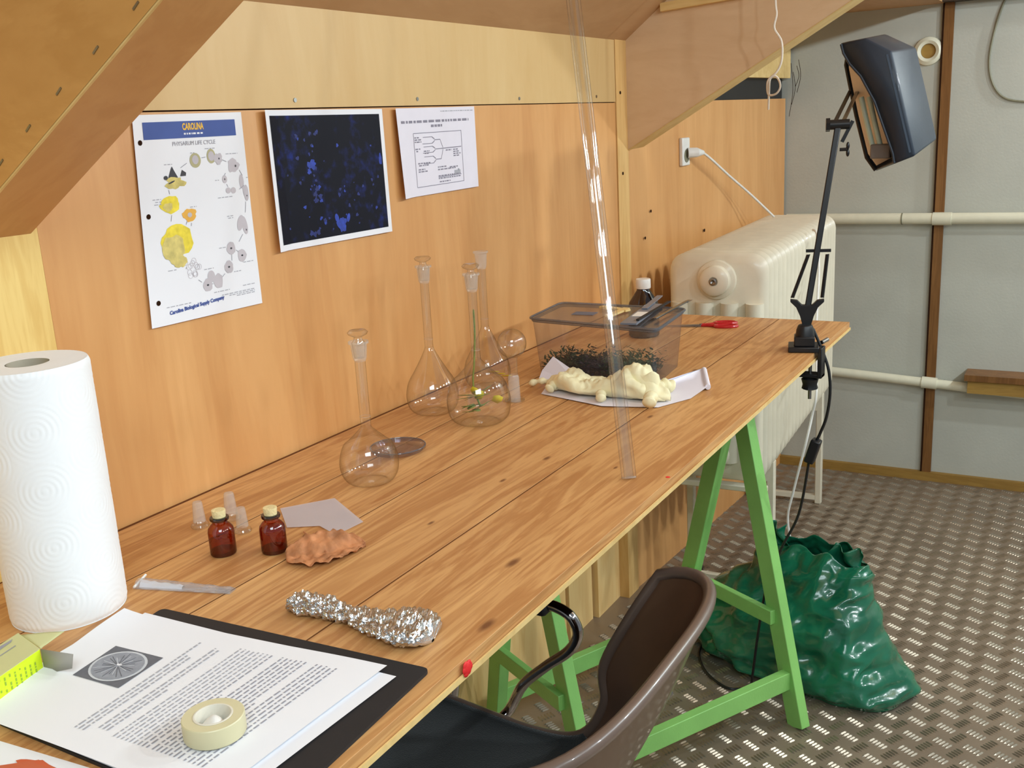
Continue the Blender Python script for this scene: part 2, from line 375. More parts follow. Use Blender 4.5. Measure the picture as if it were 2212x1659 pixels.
# ceiling pieces
# sloped ceiling board between the gussets
def cz(y): return 1.535 - 0.76*y
q = MB().prism([(0.0,cz(0.0)),(-1.6,cz(-1.6)),(-1.6,cz(-1.6)+0.03),(0.03,cz(0.0)+0.03)], lambda p:(-0.4,p[0],p[1]), lambda p:(2.534,p[0],p[1]))
o = q.build('ceiling', W_ceil, smooth=False); struct(o, 'sloped brown ceiling board between the roof braces')
m = MB().box((2.534,-0.9,1.655),(3.785,-0.28,1.70)); m.v = m.v
o2 = MB().box((2.70,-0.60,1.655),(3.785,-0.02,1.70)).build('ceiling_plank', W_ceil, o, smooth=False)
MB().box((3.72,-1.6,1.655),(3.785,-0.60,1.72)).build('ceiling_beam', pm('dark_beam', (58,44,32), 0.7), o, smooth=False)
q = MB().prism([(0.0,1.70),(-3.2,1.70+1.4),(-3.2,1.74+1.4),(0.0,1.74)], lambda p:(2.7,p[0],p[1]), lambda p:(3.84,p[0],p[1]))
q.build('roof_board', W_ceil, o, smooth=False)
MB().bar((2.526,-0.105,1.607),(2.526,-0.34,1.62),0.02,0.02).build('lath', W_edge, o, smooth=False)
# roof braces (boxed gussets): a side board facing the viewer and a sloping underside
def gusset(n, x0, x1, zb, zb2, sl, lab, edge=0.003, face=None, under=None):
    def poly(zz, y1=-1.5): return [(0.0,zz),(y1,zz-sl*y1),(y1,zz-sl*y1+1.0),(0.0,1.535) if zz<1.535 else (0.0,zz)]
    f = MB().prism(poly(zb), lambda p:(x0,p[0],p[1]), lambda p:(x0+edge,p[0],p[1])).build('trim_%d' % n, face or W_gus, smooth=False)
    struct(f, lab)
    u = MB().prism([(0.0,zb),(-1.5,zb-sl*-1.5),(-1.5,zb-sl*-1.5+0.02),(0.0,zb+0.02)], lambda p:(x0+edge,p[0],p[1]+0.001), lambda p:(x1,p[0],p[1]+0.001))
    u.build('underside_board', under or W_gus2, f, smooth=False)
    MB().bar((x0+edge*0.5,0.0,zb-0.0008),(x0+edge*0.5,-1.5,zb+sl*1.5-0.0008), edge, 0.002).build('edge_strip', W_edge, f, smooth=False)
    b = MB().prism(poly(zb+0.02), lambda p:(x1-0.01,p[0],p[1]), lambda p:(x1,p[0],p[1])).build('back_board', W_gus, f, smooth=False)
    return f
g1 = gusset(1, 0.664, 0.761, 1.2450, 1.245, 0.587, 'large brown roof brace board at upper left')
for (y, z) in [(-0.34,1.4585),(-0.279,1.426),(-0.218,1.393),(-0.163,1.361),(-0.11,1.329)]:
    MB().bar((0.6635,y,z),(0.6635,y-0.008,z+0.006),0.0012,0.002).build('staple', M_steel, g1, smooth=False)
g2 = gusset(2, 2.532, 2.628, 1.261, 1.261, 0.56, 'brown roof brace board right of the glass tube', edge=0.012, face=W_gusR, under=W_edge)

# floor: tread plate with raised five-bar groups (one mesh, pattern is real geometry)
fl = MB(); fl.add([(-1.5,-3.2,0),(3.8,-3.2,0),(3.8,0.1,0),(-1.5,0.1,0)], [(0,1,2,3)])
P = 0.0610
def barpts(cx, cy, a, L=0.0125, Wd=0.0031, H=0.0024):
    ca, sa = math.cos(a), math.sin(a); out = []
    for (u, v, h) in [(-1,0,0),(-0.55,-1,0),(0.55,-1,0),(1,0,0),(0.55,1,0),(-0.55,1,0),(-0.5,0,1),(0.5,0,1)]:
        x = u*L; y = v*Wd; out.append((cx+x*ca-y*sa, cy+x*sa+y*ca, h*H + (0.00005 if h == 0 else 0)))
    return out
BF = [(0,1,6),(1,2,7,6),(2,3,7),(3,4,7),(4,5,6,7),(5,0,6)]
ix0, ix1 = int(0.9/P), int(3.78/P)
for i in range(ix0, ix1+1):
    for j in range(0, 28):
        for k in (0, 1):
            cx = (i+0.5*k)*P + 0.028; cy = -((j+0.5*k)*P) - 0.037
            if cx > 3.76 or cy < -1.7: continue
            a = math.radians(60) if k == 0 else math.radians(150)   # stacking direction
            for t in (-2,-1,0,1,2):
                fl.add(barpts(cx + math.cos(a)*t*0.0083, cy + math.sin(a)*t*0.0083, a+PI/2), BF)
o = fl.build('floor', M_floor, smooth=False, fixn=False)
o.data.materials.append(M_bar)
for p_ in o.data.polygons:
    if p_.index > 0: p_.material_index = 1
struct(o, 'metal tread plate floor with raised five bar pattern')

# =================================================================== PIPES, SHELF, FITTINGS ON FAR WALL
p = MB().tube([(XF-0.035,-0.10,0.955),(XF-0.035,-1.5,0.958)], 0.019, 16)
pp = p.build('heating_pipe', M_pipe, origin=(XF-0.035,-0.1,0.955)); tag(pp, 'upper cream pipe crossing the grey wall', 'pipe', 'pipes on the grey wall')
c = MB().tube([(XF-0.035,-0.60,0.955),(XF-0.035,-0.66,0.955)], 0.022, 16); c.v=[tuple(Vector(v)-Vector((XF-0.035,-0.1,0.955))) for v in c.v]; c.build('pipe_joint', M_pipe, pp)
c = MB().tube([(XF-0.035,-0.499,0.955),(XF-0.035,-0.503,0.955)], 0.0205, 16); c.v=[tuple(Vector(v)-Vector((XF-0.035,-0.1,0.955))) for v in c.v]; c.build('pipe_clip', M_greycable, pp)
p = MB().tube([(XF-0.03,-0.10,0.400),(XF-0.03,-0.45,0.382),(XF-0.03,-1.5,0.325)], 0.0165, 16)
pp = p.build('heating_pipe', M_pipe, origin=(XF-0.03,-0.1,0.40)); tag(pp, 'lower sagging cream pipe on the grey wall, under the wooden ledge', 'pipe', 'pipes on the grey wall')
c = MB().tube([(XF-0.03,-0.59,0.3745),(XF-0.03,-0.64,0.372)], 0.021, 16); c.v=[tuple(Vector(v)-Vector((XF-0.03,-0.1,0.40))) for v in c.v]; c.build('pipe_joint', M_pipe, pp)
t = thing('wooden_ledge', 'brown wooden ledge resting over the lower pipe at far right', 'shelf', (XF-0.05,-1.0,0.36))
MB().box((XF-0.10,-1.5,0.407),(XF-0.001,-0.735,0.428)).build('board', W_brown, t, smooth=False)
MB().box((XF-0.085,-1.5,0.360),(XF-0.052,-0.745,0.4065)).build('front_rail', W_ochre, t, smooth=False)
# ring-shaped wall fitting
t = thing('wall_outlet_ring', 'round cream wall fitting with an ochre centre beside the lamp hood', 'wall fitting', (XF,-0.557,1.508))
mt = Matrix.Translation((XF,-0.557,1.508)) @ Matrix.Rotation(-PI/2, 4, 'Y')
MB().lathe([(0.024,0.0),(0.024,0.012),(0.034,0.016),(0.045,0.010),(0.047,0.0)], 32, (0,0,0), mat=mt).build('ring', M_pipe, t)
MB().lathe([(0.0001,0.004),(0.0235,0.004),(0.0235,0.0)], 24, (0,0,0), mat=mt).build('centre', W_ochre, t)
# cable loop on far wall
pts = [(XF-0.006,-0.742-0.02,1.66),(XF-0.006,-0.755,1.56),(XF-0.006,-0.745,1.49),(XF-0.006,-0.752,1.41),(XF-0.006,-0.785,1.352),(XF-0.006,-0.84,1.33),(XF-0.006,-0.93,1.33),(XF-0.006,-1.05,1.36)]
def smooth_pts(P, n=6):
    P = [Vector(p) for p in P]; out = []
    for i in range(len(P)-1):
        p0 = P[max(i-1,0)]; p1 = P[i]; p2 = P[i+1]; p3 = P[min(i+2,len(P)-1)]
        for k in range(n):
            t = k/n; out.append(0.5*((2*p1)+(p2-p0)*t+(2*p0-5*p1+4*p2-p3)*t*t+(3*p1-p0-3*p2+p3)*t**3))
    out.append(P[-1]); return out
pts[0] = (XF-0.006,-0.80,1.70)
pts[1] = (XF-0.006,-0.765,1.60)
o = MB().tube(smooth_pts(pts), 0.0035, 8).build('wall_cable', M_greycable, origin=pts[0]); tag(o, 'thin grey cable hanging in a loop on the grey wall at upper right', 'cable')
# dark hanging threads by the header
t = thing('frayed_threads', 'dark frayed threads hanging at the end of the header board', 'threads', (3.70,-0.12,1.50))
for (y, z0, z1) in [(-0.120,1.50,1.32),(-0.128,1.47,1.36),(-0.140,1.49,1.42),(-0.146,1.51,1.40)]:
    MB().tube(smooth_pts([(3.70,y,z0),(3.70,y-0.008,(z0+z1)/2),(3.70,y+0.004,z1)]), 0.0009, 6).build('thread', M_gap, t)

# =================================================================== RADIATOR
def radiator():
    t = thing('radiator', 'cream enamelled column radiator with many ribs beyond the table end', 'radiator', (2.55,-0.25,0.0))
    n = 20; L = 1.04; ang = math.radians(3.1); ca, sa = math.cos(ang), math.sin(ang)
    base = Vector((2.535,-0.377,0))                # near front corner
    ux = Vector((ca,sa,0)); uy = Vector((-sa,ca,0)); D = 0.262
    zb, zt = 0.372, 0.992
    pit = L/n
    def profile_section(t0, th, nn=6):
        m = MB()
        # outline in (d along depth, z) rounded rectangle ring
        out = []; r = 0.045
        for (cx, cz_, a0) in ((D-r, zt-r, 0), (r, zt-r, 90), (r, zb+r, 180), (D-r, zb+r, 270)):
            for k in range(7):
                a = math.radians(a0 + 90*k/6); out.append((cx + r*math.cos(a), cz_ + r*math.sin(a)))
        def P3(d, z, x): return base + ux*(t0+x) + uy*d + Vector((0,0,z))
        # cross layers with rounded shoulders
        layers = [(0.0, 0.024),(th*0.16, 0.008),(th*0.5, 0.0),(th*0.84,0.008),(th, 0.024)]
        k = len(out); vs = []; cxm, czm = D/2, (zb+zt)/2
        for x, ins in layers:
            for d, z in out:
                dd = d + (ins if d < cxm else -ins); zz = z + (ins if z < czm else -ins)
                vs.append(P3(dd, zz, x))
        fs = []
        for i in range(len(layers)-1):
            for j in range(k): fs.append((i*k+j, i*k+(j+1)%k, (i+1)*k+(j+1)%k, (i+1)*k+j))
        fs.append(tuple(range(k))); fs.append(tuple((len(layers)-1)*k + j for j in range(k)))
        m.add(vs, fs); return m
    for i in range(n):
        m = profile_section(i*pit, pit*0.66)
        o = m.build('rib', M_cream, t, ang=50)
        if i == 0: first = o
    # end face: three raised columns and recessed slots, round plugs with cap
    def Q(d, z, x=0.0): return base + ux*x + uy*d + Vector((0,0,z))
    for d in (0.032, 0.098, 0.164, 0.230):
        m = MB().tube([Q(d,0.43,-0.001),Q(d,0.865,-0.001)], 0.0235, 12); 
        o = m.build('column', M_cream, t)
    for z in (0.925, 0.455):
        rot = Matrix(((ux.x,uy.x,0,0),(ux.y,uy.y,0,0),(0,0,1,0),(0,0,0,1)))
        mt = Matrix.Translation(Q(D*0.5, z, 0.0)) @ rot @ Matrix.Rotation(-PI/2, 4, 'Y')
        m = MB().lathe([(0.052,-0.002),(0.050,0.010),(0.040,0.014),(0.038,0.030),(0.030,0.036),(0.012,0.037),(0.010,0.033),(0.0001,0.033)], 32, (0,0,0), mat=mt)
        pl = m.build('plug', M_cream, t)
        mt2 = Matrix.Translation(Q(D*0.5, z, -0.037)) @ rot @ Matrix.Rotation(-PI/2, 4, 'Y')
        sub(MB().lathe([(0.0095,0.0),(0.0095,0.004),(0.006,0.005),(0.0001,0.001)], 16, (0,0,0), mat=mt2), 'bleed_screw', M_steel, pl)
    for x in (0.0, L):
        m = MB().tube([Q(0.06,0.905,x*0.02),Q(0.06,0.905,0.01)],0.01,8)
    m = MB().tube([Q(D*0.5,0.925,0.01),Q(D*0.5,0.925,L-0.02)],0.03,14); m.build('header_tube', M_cream, t)
    m = MB().tube([Q(D*0.5,0.455,0.01),Q(D*0.5,0.455,L-0.02)],0.03,14); m.build('header_tube', M_cream, t)
    for x, d in ((0.13,0.014),(0.13,0.245),(0.87,0.014),(0.87,0.245)):
        m = MB(); a = Q(d,0.0,x); m.bar(a, a+Vector((0,0,0.40)), 0.022, 0.022); m.build('leg', M_cream, t, bevel=0.003)
    for x in (0.13,0.87):
        m = MB(); m.bar(Q(0.014,0.022,x), Q(0.245,0.022,x), 0.02, 0.016); m.build('foot_rail', M_cream, t, smooth=False)
        m = MB(); m.bar(Q(0.014,0.355,x), Q(0.245,0.355,x), 0.022, 0.03); m.build('carrier_rail', M_cream, t, smooth=False)
    m = MB(); m.bar(Q(-0.004,0.36,0.0), Q(D+0.004,0.36,0.0), 0.03, 0.016); m.build('end_rail', M_cream, t, bevel=0.003)
    return t
radiator()

# =================================================================== SOCKET + PLUG + CABLES
sx, sz = 2.888, 1.240
sy = -0.0*1 - 0.082*(sx-2.534)/1.241
t = thing('wall_socket', 'white wall socket on the plywood above the radiator', 'socket', (sx, sy, sz))
MB().box((sx-0.030, sy-0.010, sz-0.040),(sx+0.030, sy+0.002, sz+0.040)).build('plate', M_white, t, bevel=0.003)
m = MB(); disc(m,(sx,sy-0.0105,sz-0.012),0.019,'y',20,0.002); m.build('socket_well', M_greycable, t)
t = thing('power_plug', 'white plug with cord in the wall socket, cord running down to the radiator top', 'plug', (sx+0.01, sy-0.012, sz))
MB().tube([(sx+0.004,sy-0.0125,sz-0.004),(sx+0.018,sy-0.035,sz-0.004),(sx+0.045,sy-0.044,sz-0.006)],[0.015,0.014,0.007],14).build('plug_body', M_white, t)
cp = [(sx+0.045,sy-0.044,sz-0.006),(2.985,-0.075,1.212),(3.12,-0.085,1.155),(3.25,-0.11,1.090),(3.34,-0.14,1.03),(3.38,-0.155,1.001)]
MB().tube(smooth_pts(cp), 0.0038, 8).build('cord', M_white, t)
cp = [(2.72,-0.462,0.60),(2.72,-0.452,0.525),(2.70,-0.44,0.444),(2.72,-0.405,0.30),(2.735,-0.385,0.20),(2.76,-0.40,0.09),(2.82,-0.43,0.004),(2.9,-0.44,0.004)]
cp = [(3.10,-0.352,0.99),(3.07,-0.372,0.975),(2.98,-0.40,0.88),(2.86,-0.425,0.74)] + cp[0:]
o = MB().tube(smooth_pts(cp), 0.0036, 8).build('white_cable', M_white, origin=(2.82,-0.43,0)); tag(o, 'white cord hanging down in front of the radiator ribs', 'cord')

# string hanging from the roof brace
sp = [(2.45,-0.413,1.84),(2.45,-0.413,1.70),(2.45,-0.413,1.588),(2.45,-0.416,1.557),(2.45,-0.411,1.527),(2.45,-0.428,1.496),(2.45,-0.429,1.455),(2.45,-0.418,1.43),(2.45,-0.399,1.413),(2.45,-0.396,1.395),(2.447,-0.401,1.379),(2.445,-0.418,1.380),(2.447,-0.427,1.393),(2.45,-0.424,1.409),(2.452,-0.414,1.42),(2.452,-0.402,1.414),(2.448,-0.401,1.39),(2.45,-0.399,1.345)]
o = MB().tube(smooth_pts(sp), 0.0026, 6).build('hanging_string', M_string, origin=sp[0]); tag(o, 'white string with a knotted loop hanging in front of the roof brace', 'string')

# =================================================================== TABLE + TRESTLE
TX0, TX1 = -0.35, 2.425
t = thing('trestle_table_top', 'long pine plank table top on a green trestle along the wall', 'table top', (1.0,-0.3,0.83))
seams = [-0.006,-0.145,-0.280,-0.438,-0.606]
for k in range(4):
    y1 = seams[k]; y0 = seams[k+1]
    m = MB().box((TX0, y0+0.0015, 0.830), (TX1, y1-0.0015, 0.850))
    m.build('plank', W_tab, t, bevel=0.0004)
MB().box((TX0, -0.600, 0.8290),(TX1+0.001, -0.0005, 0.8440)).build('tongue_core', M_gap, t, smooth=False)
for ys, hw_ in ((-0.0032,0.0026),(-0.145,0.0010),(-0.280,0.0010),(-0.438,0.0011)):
    MB().box((TX0, ys-hw_, 0.8435),(TX1-0.0005, ys+hw_, 0.8494)).build('seam_shade', M_seam, t, smooth=False)  # filler strips that paint in the shade of the open joints and wall gap
MB().box((TX0, -0.6075, 0.8315),(TX1-0.001, -0.6055, 0.8375)).build('front_tongue', W_edge, t, smooth=False)
# red paint specks and sticker
o = MB().lathe([(0.0035,0),(0.002,0.0006)],8,(1.268,-0.599,0.8502),True,True).build('red_speck', M_red, t, smooth=False)
m = MB(); 
for k in range(6):
    a = 2*PI*k/6; m.ball((0.7205+0.006*math.cos(a)*random.uniform(0.6,1.1), -0.6085, 0.842+0.0055*math.sin(a)*random.uniform(0.6,1.1)), 0.0045, 8, 6, (1,0.35,1))
m.ball((0.7205,-0.6085,0.842),0.007,10,8,(1,0.3,1))
o = m.build('red_wax_blob', M_red, origin=(0.7205,-0.608,0.842)); tag(o, 'small bright red blob stuck on the front edge of the table', 'blob')

tr = {'A': ((2.035,-0.600,0.0),(2.148,-0.412,0.80)), 'B': ((2.237,-0.224,0.0),(2.143,-0.421,0.80)), 'a': ((1.535,-0.331,0.0),(1.629,-0.133,0.80)), 'b': ((1.722,0.010,0.0),(1.624,-0.143,0.80))}
t = thing('trestle', 'green painted wooden trestle under the table', 'trestle', (1.89,-0.28,0.0))
u = Vector((0.881,-0.473,0))
for k, (a, b) in tr.items():
    m = MB().bar(a, b, 0.045, 0.022, up=u.cross(Vector((0,0,1)))) if False else MB().bar(a, b, 0.044, 0.026, up=u)
    m.build('leg', M_green, t, bevel=0.0015)
MB().bar((2.20,-0.438,0.812),(1.57,-0.115,0.812),0.05,0.034).build('top_beam', M_green, t, bevel=0.002)
def legpt(k, z):
    a, b = Vector(tr[k][0]), Vector(tr[k][1]); f = z/0.80; return a + (b-a)*f
def rail(name, p, q, w, h, off=Vector((0,0,0))):
    MB().bar(Vector(p)+off, Vector(q)+off, w, h).build(name, M_green, t, bevel=0.0015)
v = Vector((-0.473,-0.881,0))
rail('long_rail', legpt('A',0.107)-u*-0.0, legpt('a',0.107), 0.022, 0.042)
rail('long_rail', legpt('B',0.10), legpt('b',0.10), 0.022, 0.042)
rail('cross_rail', legpt('A',0.245)-u*0.018, legpt('B',0.245)-u*0.018, 0.016, 0.034)
rail('cross_rail', legpt('a',0.245)-u*0.018, legpt('b',0.245)-u*0.018, 0.016, 0.034)

# =================================================================== POSTERS ON THE WALL
def quadmap(TL, TR, BR, BL):
    TL, TR, BR, BL = map(Vector, (TL, TR, BR, BL))
    return lambda u, v: (BL*(1-u)+BR*u)*(1-v) + (TL*(1-u)+TR*u)*v
def wposter(name, lab, cat, corners, mat, curl, holes=None):
    q = quadmap(*corners)
    def mp(u, v, off=0.0):
        p = q(u, v); return Vector((p.x, p.y - curl(u, v) - off, p.z))
    t = thing(name, lab, cat, tuple(q(0.5, 0.0)))
    m = MB().grid(lambda u, v: mp(u, v), 25, 25); m.build('sheet', mat, t, ang=None, fixn=False)
    return t, mp
class Ink:
    def __init__(s, t, mp, W, H, off=0.0004): s.t=t; s.mp=mp; s.W=W; s.H=H; s.off=off; s.g={}
    def mb(s, mat, name='print'):
        return s.g.setdefault((mat.name, name), (MB(), mat))[0]
    def poly(s, pts, mat, name='print', lv=0):
        m = s.mb(mat, name); m.add([s.mp(u, v, s.off*(1+0.5*lv)) for u, v in pts], [tuple(range(len(pts)))])
    def rect(s, u0, v0, u1, v1, mat, name='print', n=1, lv=0):
        for k in range(n):
            a = u0+(u1-u0)*k/n; b = u0+(u1-u0)*(k+1)/n
            s.poly([(a,v0),(b,v0),(b,v1),(a,v1)], mat, name, lv)
    def line(s, u0, v0, u1, v1, th, mat, name='print', lv=0):
        d = Vector(((u1-u0)*s.W, (v1-v0)*s.H)); 
        if d.length < 1e-9: return
        d.normalize(); nx, ny = -d.y*th/2/s.W, d.x*th/2/s.H
        s.poly([(u0-nx,v0-ny),(u1-nx,v1-ny),(u1+nx,v1+ny),(u0+nx,v0+ny)], mat, name, lv)
    def blob(s, u, v, ru, rv, mat, name='print', jag=0.0, n=20, lv=0, seed=0, rot=0.0):
        rnd = random.Random(seed+int(u*1000)+int(v*7000)); pts = []
        ph = [rnd.uniform(0, 6.28) for _ in range(4)]
        for k in range(n):
            a = 2*PI*k/n; r = 1+jag*(0.5*math.sin(3*a+ph[0])+0.4*math.sin(5*a+ph[1])+0.35*math.sin(8*a+ph[2]))
            x = ru*r*math.cos(a); y = rv*r*math.sin(a)
            pts.append((u + x*math.cos(rot)-y*math.sin(rot)*s.H/s.W, v + x*math.sin(rot)*s.W/s.H + y*math.cos(rot)))
        s.poly(pts, mat, name, lv)
    def words(s, u0, v, u1, h, mat, name='print', seed=0, wl=0.03):
        rnd = random.Random(seed+int(v*9973)); u = u0
        while u < u1-0.004:
            L = min(rnd.uniform(0.4, 1.5)*wl, u1-u); s.rect(u, v-h/2, u+L*0.9, v+h/2, mat, name); u += L + wl*0.22
    def text(s, txt, u, v, width, mat, name='lettering', bold=0.0, slope=0.0, lv=1, height=None):
        cu = bpy.data.curves.new('tmp', 'FONT'); cu.body = txt; cu.size = 1; cu.offset = bold; cu.resolution_u = 3
        ob = bpy.data.objects.new('tmp', cu); C.objects.link(ob)
        me = bpy.data.meshes.new_from_object(ob)
        xs = [p.co.x for p in me.vertices]; ys = [p.co.y for p in me.vertices]
        x0, x1 = min(xs), max(xs); y0, y1 = min(ys), max(ys); k = width/(x1-x0); ky = k*s.W/s.H
        if height is not None: ky = height/(y1-y0)
        vs = []
        for p in me.vertices:
            uu = u + (p.co.x-x0)*k; vv = v + (p.co.y-y0)*ky + slope*(p.co.x-x0)*k; vs.append(s.mp(uu, vv, s.off*(1+0.5*lv)))
        s.mb(mat, name).add(vs, [tuple(f.vertices) for f in me.polygons])
        bpy.data.objects.remove(ob); bpy.data.curves.remove(cu); bpy.data.meshes.remove(me)
    def done(s):
        for (mn, name), (m, mat) in s.g.items():
            if m.f: m.build(name, mat, s.t, smooth=False, fixn=False)

# poster 1: life cycle chart
def curl1(u, v): return 0.003 + 0.006*max(0, 0.5-v)*abs(u-0.35) + 0.0015*math.sin(u*5)
t, mp = wposter('life_cycle_poster', 'white wall chart of a life cycle with blue header and yellow blobs, leftmost sheet', 'poster',
    [(0.932,0,1.380),(1.130,0,1.381),(1.127,0,1.100),(0.915,0,1.102)], M_paper, curl1)
I = Ink(t, mp, 0.205, 0.28)
I.rect(0.075, 0.885, 0.925, 0.965, M_blueink, 'header_bar', 6)
I.text('CAROLINA', 0.41, 0.922, 0.20, M_yellowink, 'logo', bold=0.04, height=0.034)
I.words(0.42, 0.905, 0.60, 0.008, M_paper, 'logo_underline')
I.text('PHYSARUM LIFE CYCLE', 0.31, 0.850, 0.40, M_ink, 'title', height=0.020)
for k, v_ in enumerate((0.873, 0.53, 0.115)): I.blob(0.045+0.012*k, v_, 0.017, 0.0125, M_gap, 'punched_hole')
gr = pm('grey_lilac_ink', (200,194,200), 0.8); ol = pm('olive_ink', (186,180,140), 0.8); ye = pm('yellow_ink', (238,216,70), 0.8, var=0.2, vscale=80); ye2 = pm('pale_mustard_ink', (214,198,120), 0.8, var=0.2, vscale=90); orr = pm('orange_ink', (236,180,80), 0.8)
mk = M_inkdark
I.poly([(0.245,0.70),(0.275,0.745),(0.285,0.755),(0.30,0.735),(0.33,0.70)], mk); I.poly([(0.35,0.705),(0.37,0.735),(0.405,0.72),(0.40,0.705)], mk); I.blob(0.225,0.703,0.018,0.01,mk)
I.blob(0.30,0.675,0.085,0.028,ye2,jag=0.3); I.blob(0.27,0.68,0.03,0.004,mk,lv=1,rot=0.3)
I.blob(0.50,0.775,0.052,0.036,ol); I.blob(0.50,0.778,0.03,0.022,gr,lv=1)
I.blob(0.655,0.79,0.042,0.036,ol); I.blob(0.655,0.79,0.03,0.024,gr,lv=1); I.blob(0.72,0.775,0.042,0.028,gr,jag=0.2,lv=1); I.blob(0.728,0.775,0.006,0.005,mk,lv=2)
I.blob(0.865,0.735,0.055,0.035,gr,jag=0.2); I.blob(0.885,0.732,0.008,0.006,mk,lv=1)
I.blob(0.765,0.67,0.024,0.02,gr); I.blob(0.765,0.67,0.005,0.005,mk,lv=1)
I.blob(0.93,0.65,0.022,0.036,gr); I.blob(0.945,0.605,0.010,0.03,gr)
I.blob(0.79,0.612,0.025,0.015,gr); I.blob(0.84,0.61,0.025,0.016,gr)
I.blob(0.965,0.590,0.024,0.042,gr); I.blob(0.968,0.575,0.005,0.004,mk,lv=1)
I.blob(0.24,0.575,0.082,0.042,ye,jag=0.12); I.blob(0.22,0.565,0.04,0.02,ye2,lv=1,jag=0.2)
I.blob(0.40,0.515,0.062,0.032,orr,jag=0.18); I.blob(0.40,0.515,0.02,0.012,gr,lv=1)
I.blob(0.275,0.40,0.135,0.078,ye,jag=0.10); I.blob(0.235,0.36,0.095,0.07,ye2,jag=0.15,lv=1); I.blob(0.28,0.30,0.055,0.035,ye2,jag=0.2,lv=1)
I.blob(0.875,0.44,0.03,0.042,gr,rot=-0.4); I.blob(0.915,0.425,0.026,0.048,gr,rot=0.15); I.blob(0.925,0.40,0.005,0.005,mk,lv=1)
for (u_, v_, c_) in [(0.755,0.318,mk),(0.855,0.272,mk),(0.715,0.225,mk),(0.50,0.155,mk)]:
    I.blob(u_, v_, 0.042, 0.033, gr, jag=0.08); I.blob(u_, v_, 0.010, 0.005, c_, lv=1)
I.blob(0.54,0.195,0.034,0.03,gr); I.blob(0.60,0.165,0.044,0.038,gr,jag=0.12)
rnd = random.Random(3)
for k in range(14):
    a, b_ = rnd.uniform(0.32,0.44), rnd.uniform(0.215,0.30)
    n_ = 10
    for q_ in range(n_):
        a0 = 2*PI*q_/n_; a1 = 2*PI*(q_+1)/n_
        I.line(a+0.02*math.cos(a0), b_+0.014*math.sin(a0), a+0.02*math.cos(a1), b_+0.014*math.sin(a1), 0.0006, gr)
for (u0,v0,u1,v1) in [(0.36,0.745,0.42,0.765),(0.56,0.785,0.60,0.787),(0.76,0.768,0.80,0.757),(0.78,0.70,0.76,0.685),(0.92,0.71,0.945,0.68),(0.95,0.63,0.90,0.612),(0.78,0.645,0.79,0.63),(0.95,0.545,0.935,0.49),(0.885,0.38,0.84,0.345),(0.80,0.305,0.83,0.29),(0.755,0.285,0.75,0.255),(0.67,0.195,0.64,0.18),(0.55,0.155,0.53,0.157),(0.45,0.175,0.42,0.19),(0.24,0.645,0.245,0.625),(0.245,0.525,0.235,0.495),(0.36,0.47,0.37,0.485),(0.41,0.475,0.405,0.46),(0.32,0.255,0.33,0.265)]:
    I.line(u0,v0,u1,v1,0.0009,M_ink,'arrows')
for (u0,v_,u1) in [(0.22,0.765,0.29),(0.46,0.812,0.50),(0.60,0.828,0.70),(0.80,0.795,0.92),(0.67,0.668,0.71),(0.98,0.668,0.998),(0.10,0.605,0.17),(0.12,0.593,0.17),(0.11,0.581,0.17),(0.41,0.552,0.47),(0.68,0.58,0.83),(0.75,0.482,0.82),(0.76,0.472,0.81),(0.64,0.328,0.71),(0.86,0.235,0.96),(0.17,0.26,0.25),(0.48,0.235,0.57),(0.76,0.195,0.83),(0.55,0.110,0.70),(0.83,0.115,0.95),(0.13,0.055+0.03,0.34)]:
    I.words(u0, v_, u1, 0.004, M_inkfaint, 'caption')
for k in range(3): I.words(0.62+0.07*k, 0.088-0.009*k, 0.94, 0.0045, M_inkfaint, 'caption')
I.text('Carolina Biological Supply Company', 0.15, 0.040, 0.49, M_blueink, 'company_lettering', bold=0.045, height=0.026, slope=0.045)
I.done()

# poster 2: blue on black micrograph print
def curl2(u, v): return 0.003 + 0.004*(1-v)*u + 0.007*math.exp(-((u)/0.06)**2)
t, mp = wposter('micrograph_print', 'dark print with glowing blue specks and white margin, middle sheet on wall', 'poster',
    [(1.171,0,1.383),(1.469,0,1.381),(1.465,0,1.170),(1.172,0,1.171)], M_paper, curl2)
mm, nt, b = newmat('blue_micrograph'); N = nt.nodes; L = nt.links
tc = N.new('ShaderNodeTexCoord'); n1 = N.new('ShaderNodeTexNoise'); n1.inputs['Scale'].default_value = 9; n1.inputs['Detail'].default_value = 3
n2 = N.new('ShaderNodeTexNoise'); n2.inputs['Scale'].default_value = 70; n2.inputs['Detail'].default_value = 6
L.new(tc.outputs['Object'], n1.inputs['Vector']); L.new(tc.outputs['Object'], n2.inputs['Vector'])
mu = N.new('ShaderNodeMath'); mu.operation = 'MULTIPLY'; L.new(n1.outputs['Fac'], mu.inputs[0]); L.new(n2.outputs['Fac'], mu.inputs[1])
rp = N.new('ShaderNodeValToRGB'); L.new(mu.outputs[0], rp.inputs['Fac'])
e = rp.color_ramp.elements; e[0].position = 0.26; e[0].color = col((7,9,26)); e[1].position = 0.46; e[1].color = col((24,42,120))
e2 = rp.color_ramp.elements.new(0.34); e2.color = col((16,24,66))
L.new(rp.outputs['Color'], b.inputs['Base Color']); b.inputs['Roughness'].default_value = 0.6; b.inputs['Specular IOR Level'].default_value = 0.2
I = Ink(t, mp, 0.297, 0.211)
for a in range(12):
    for c_ in range(8):
        I.poly([(0.035+0.93*a/12, 0.045+0.915*c_/8),(0.035+0.93*(a+1)/12, 0.045+0.915*c_/8),(0.035+0.93*(a+1)/12, 0.045+0.915*(c_+1)/8),(0.035+0.93*a/12, 0.045+0.915*(c_+1)/8)], mm, 'image')
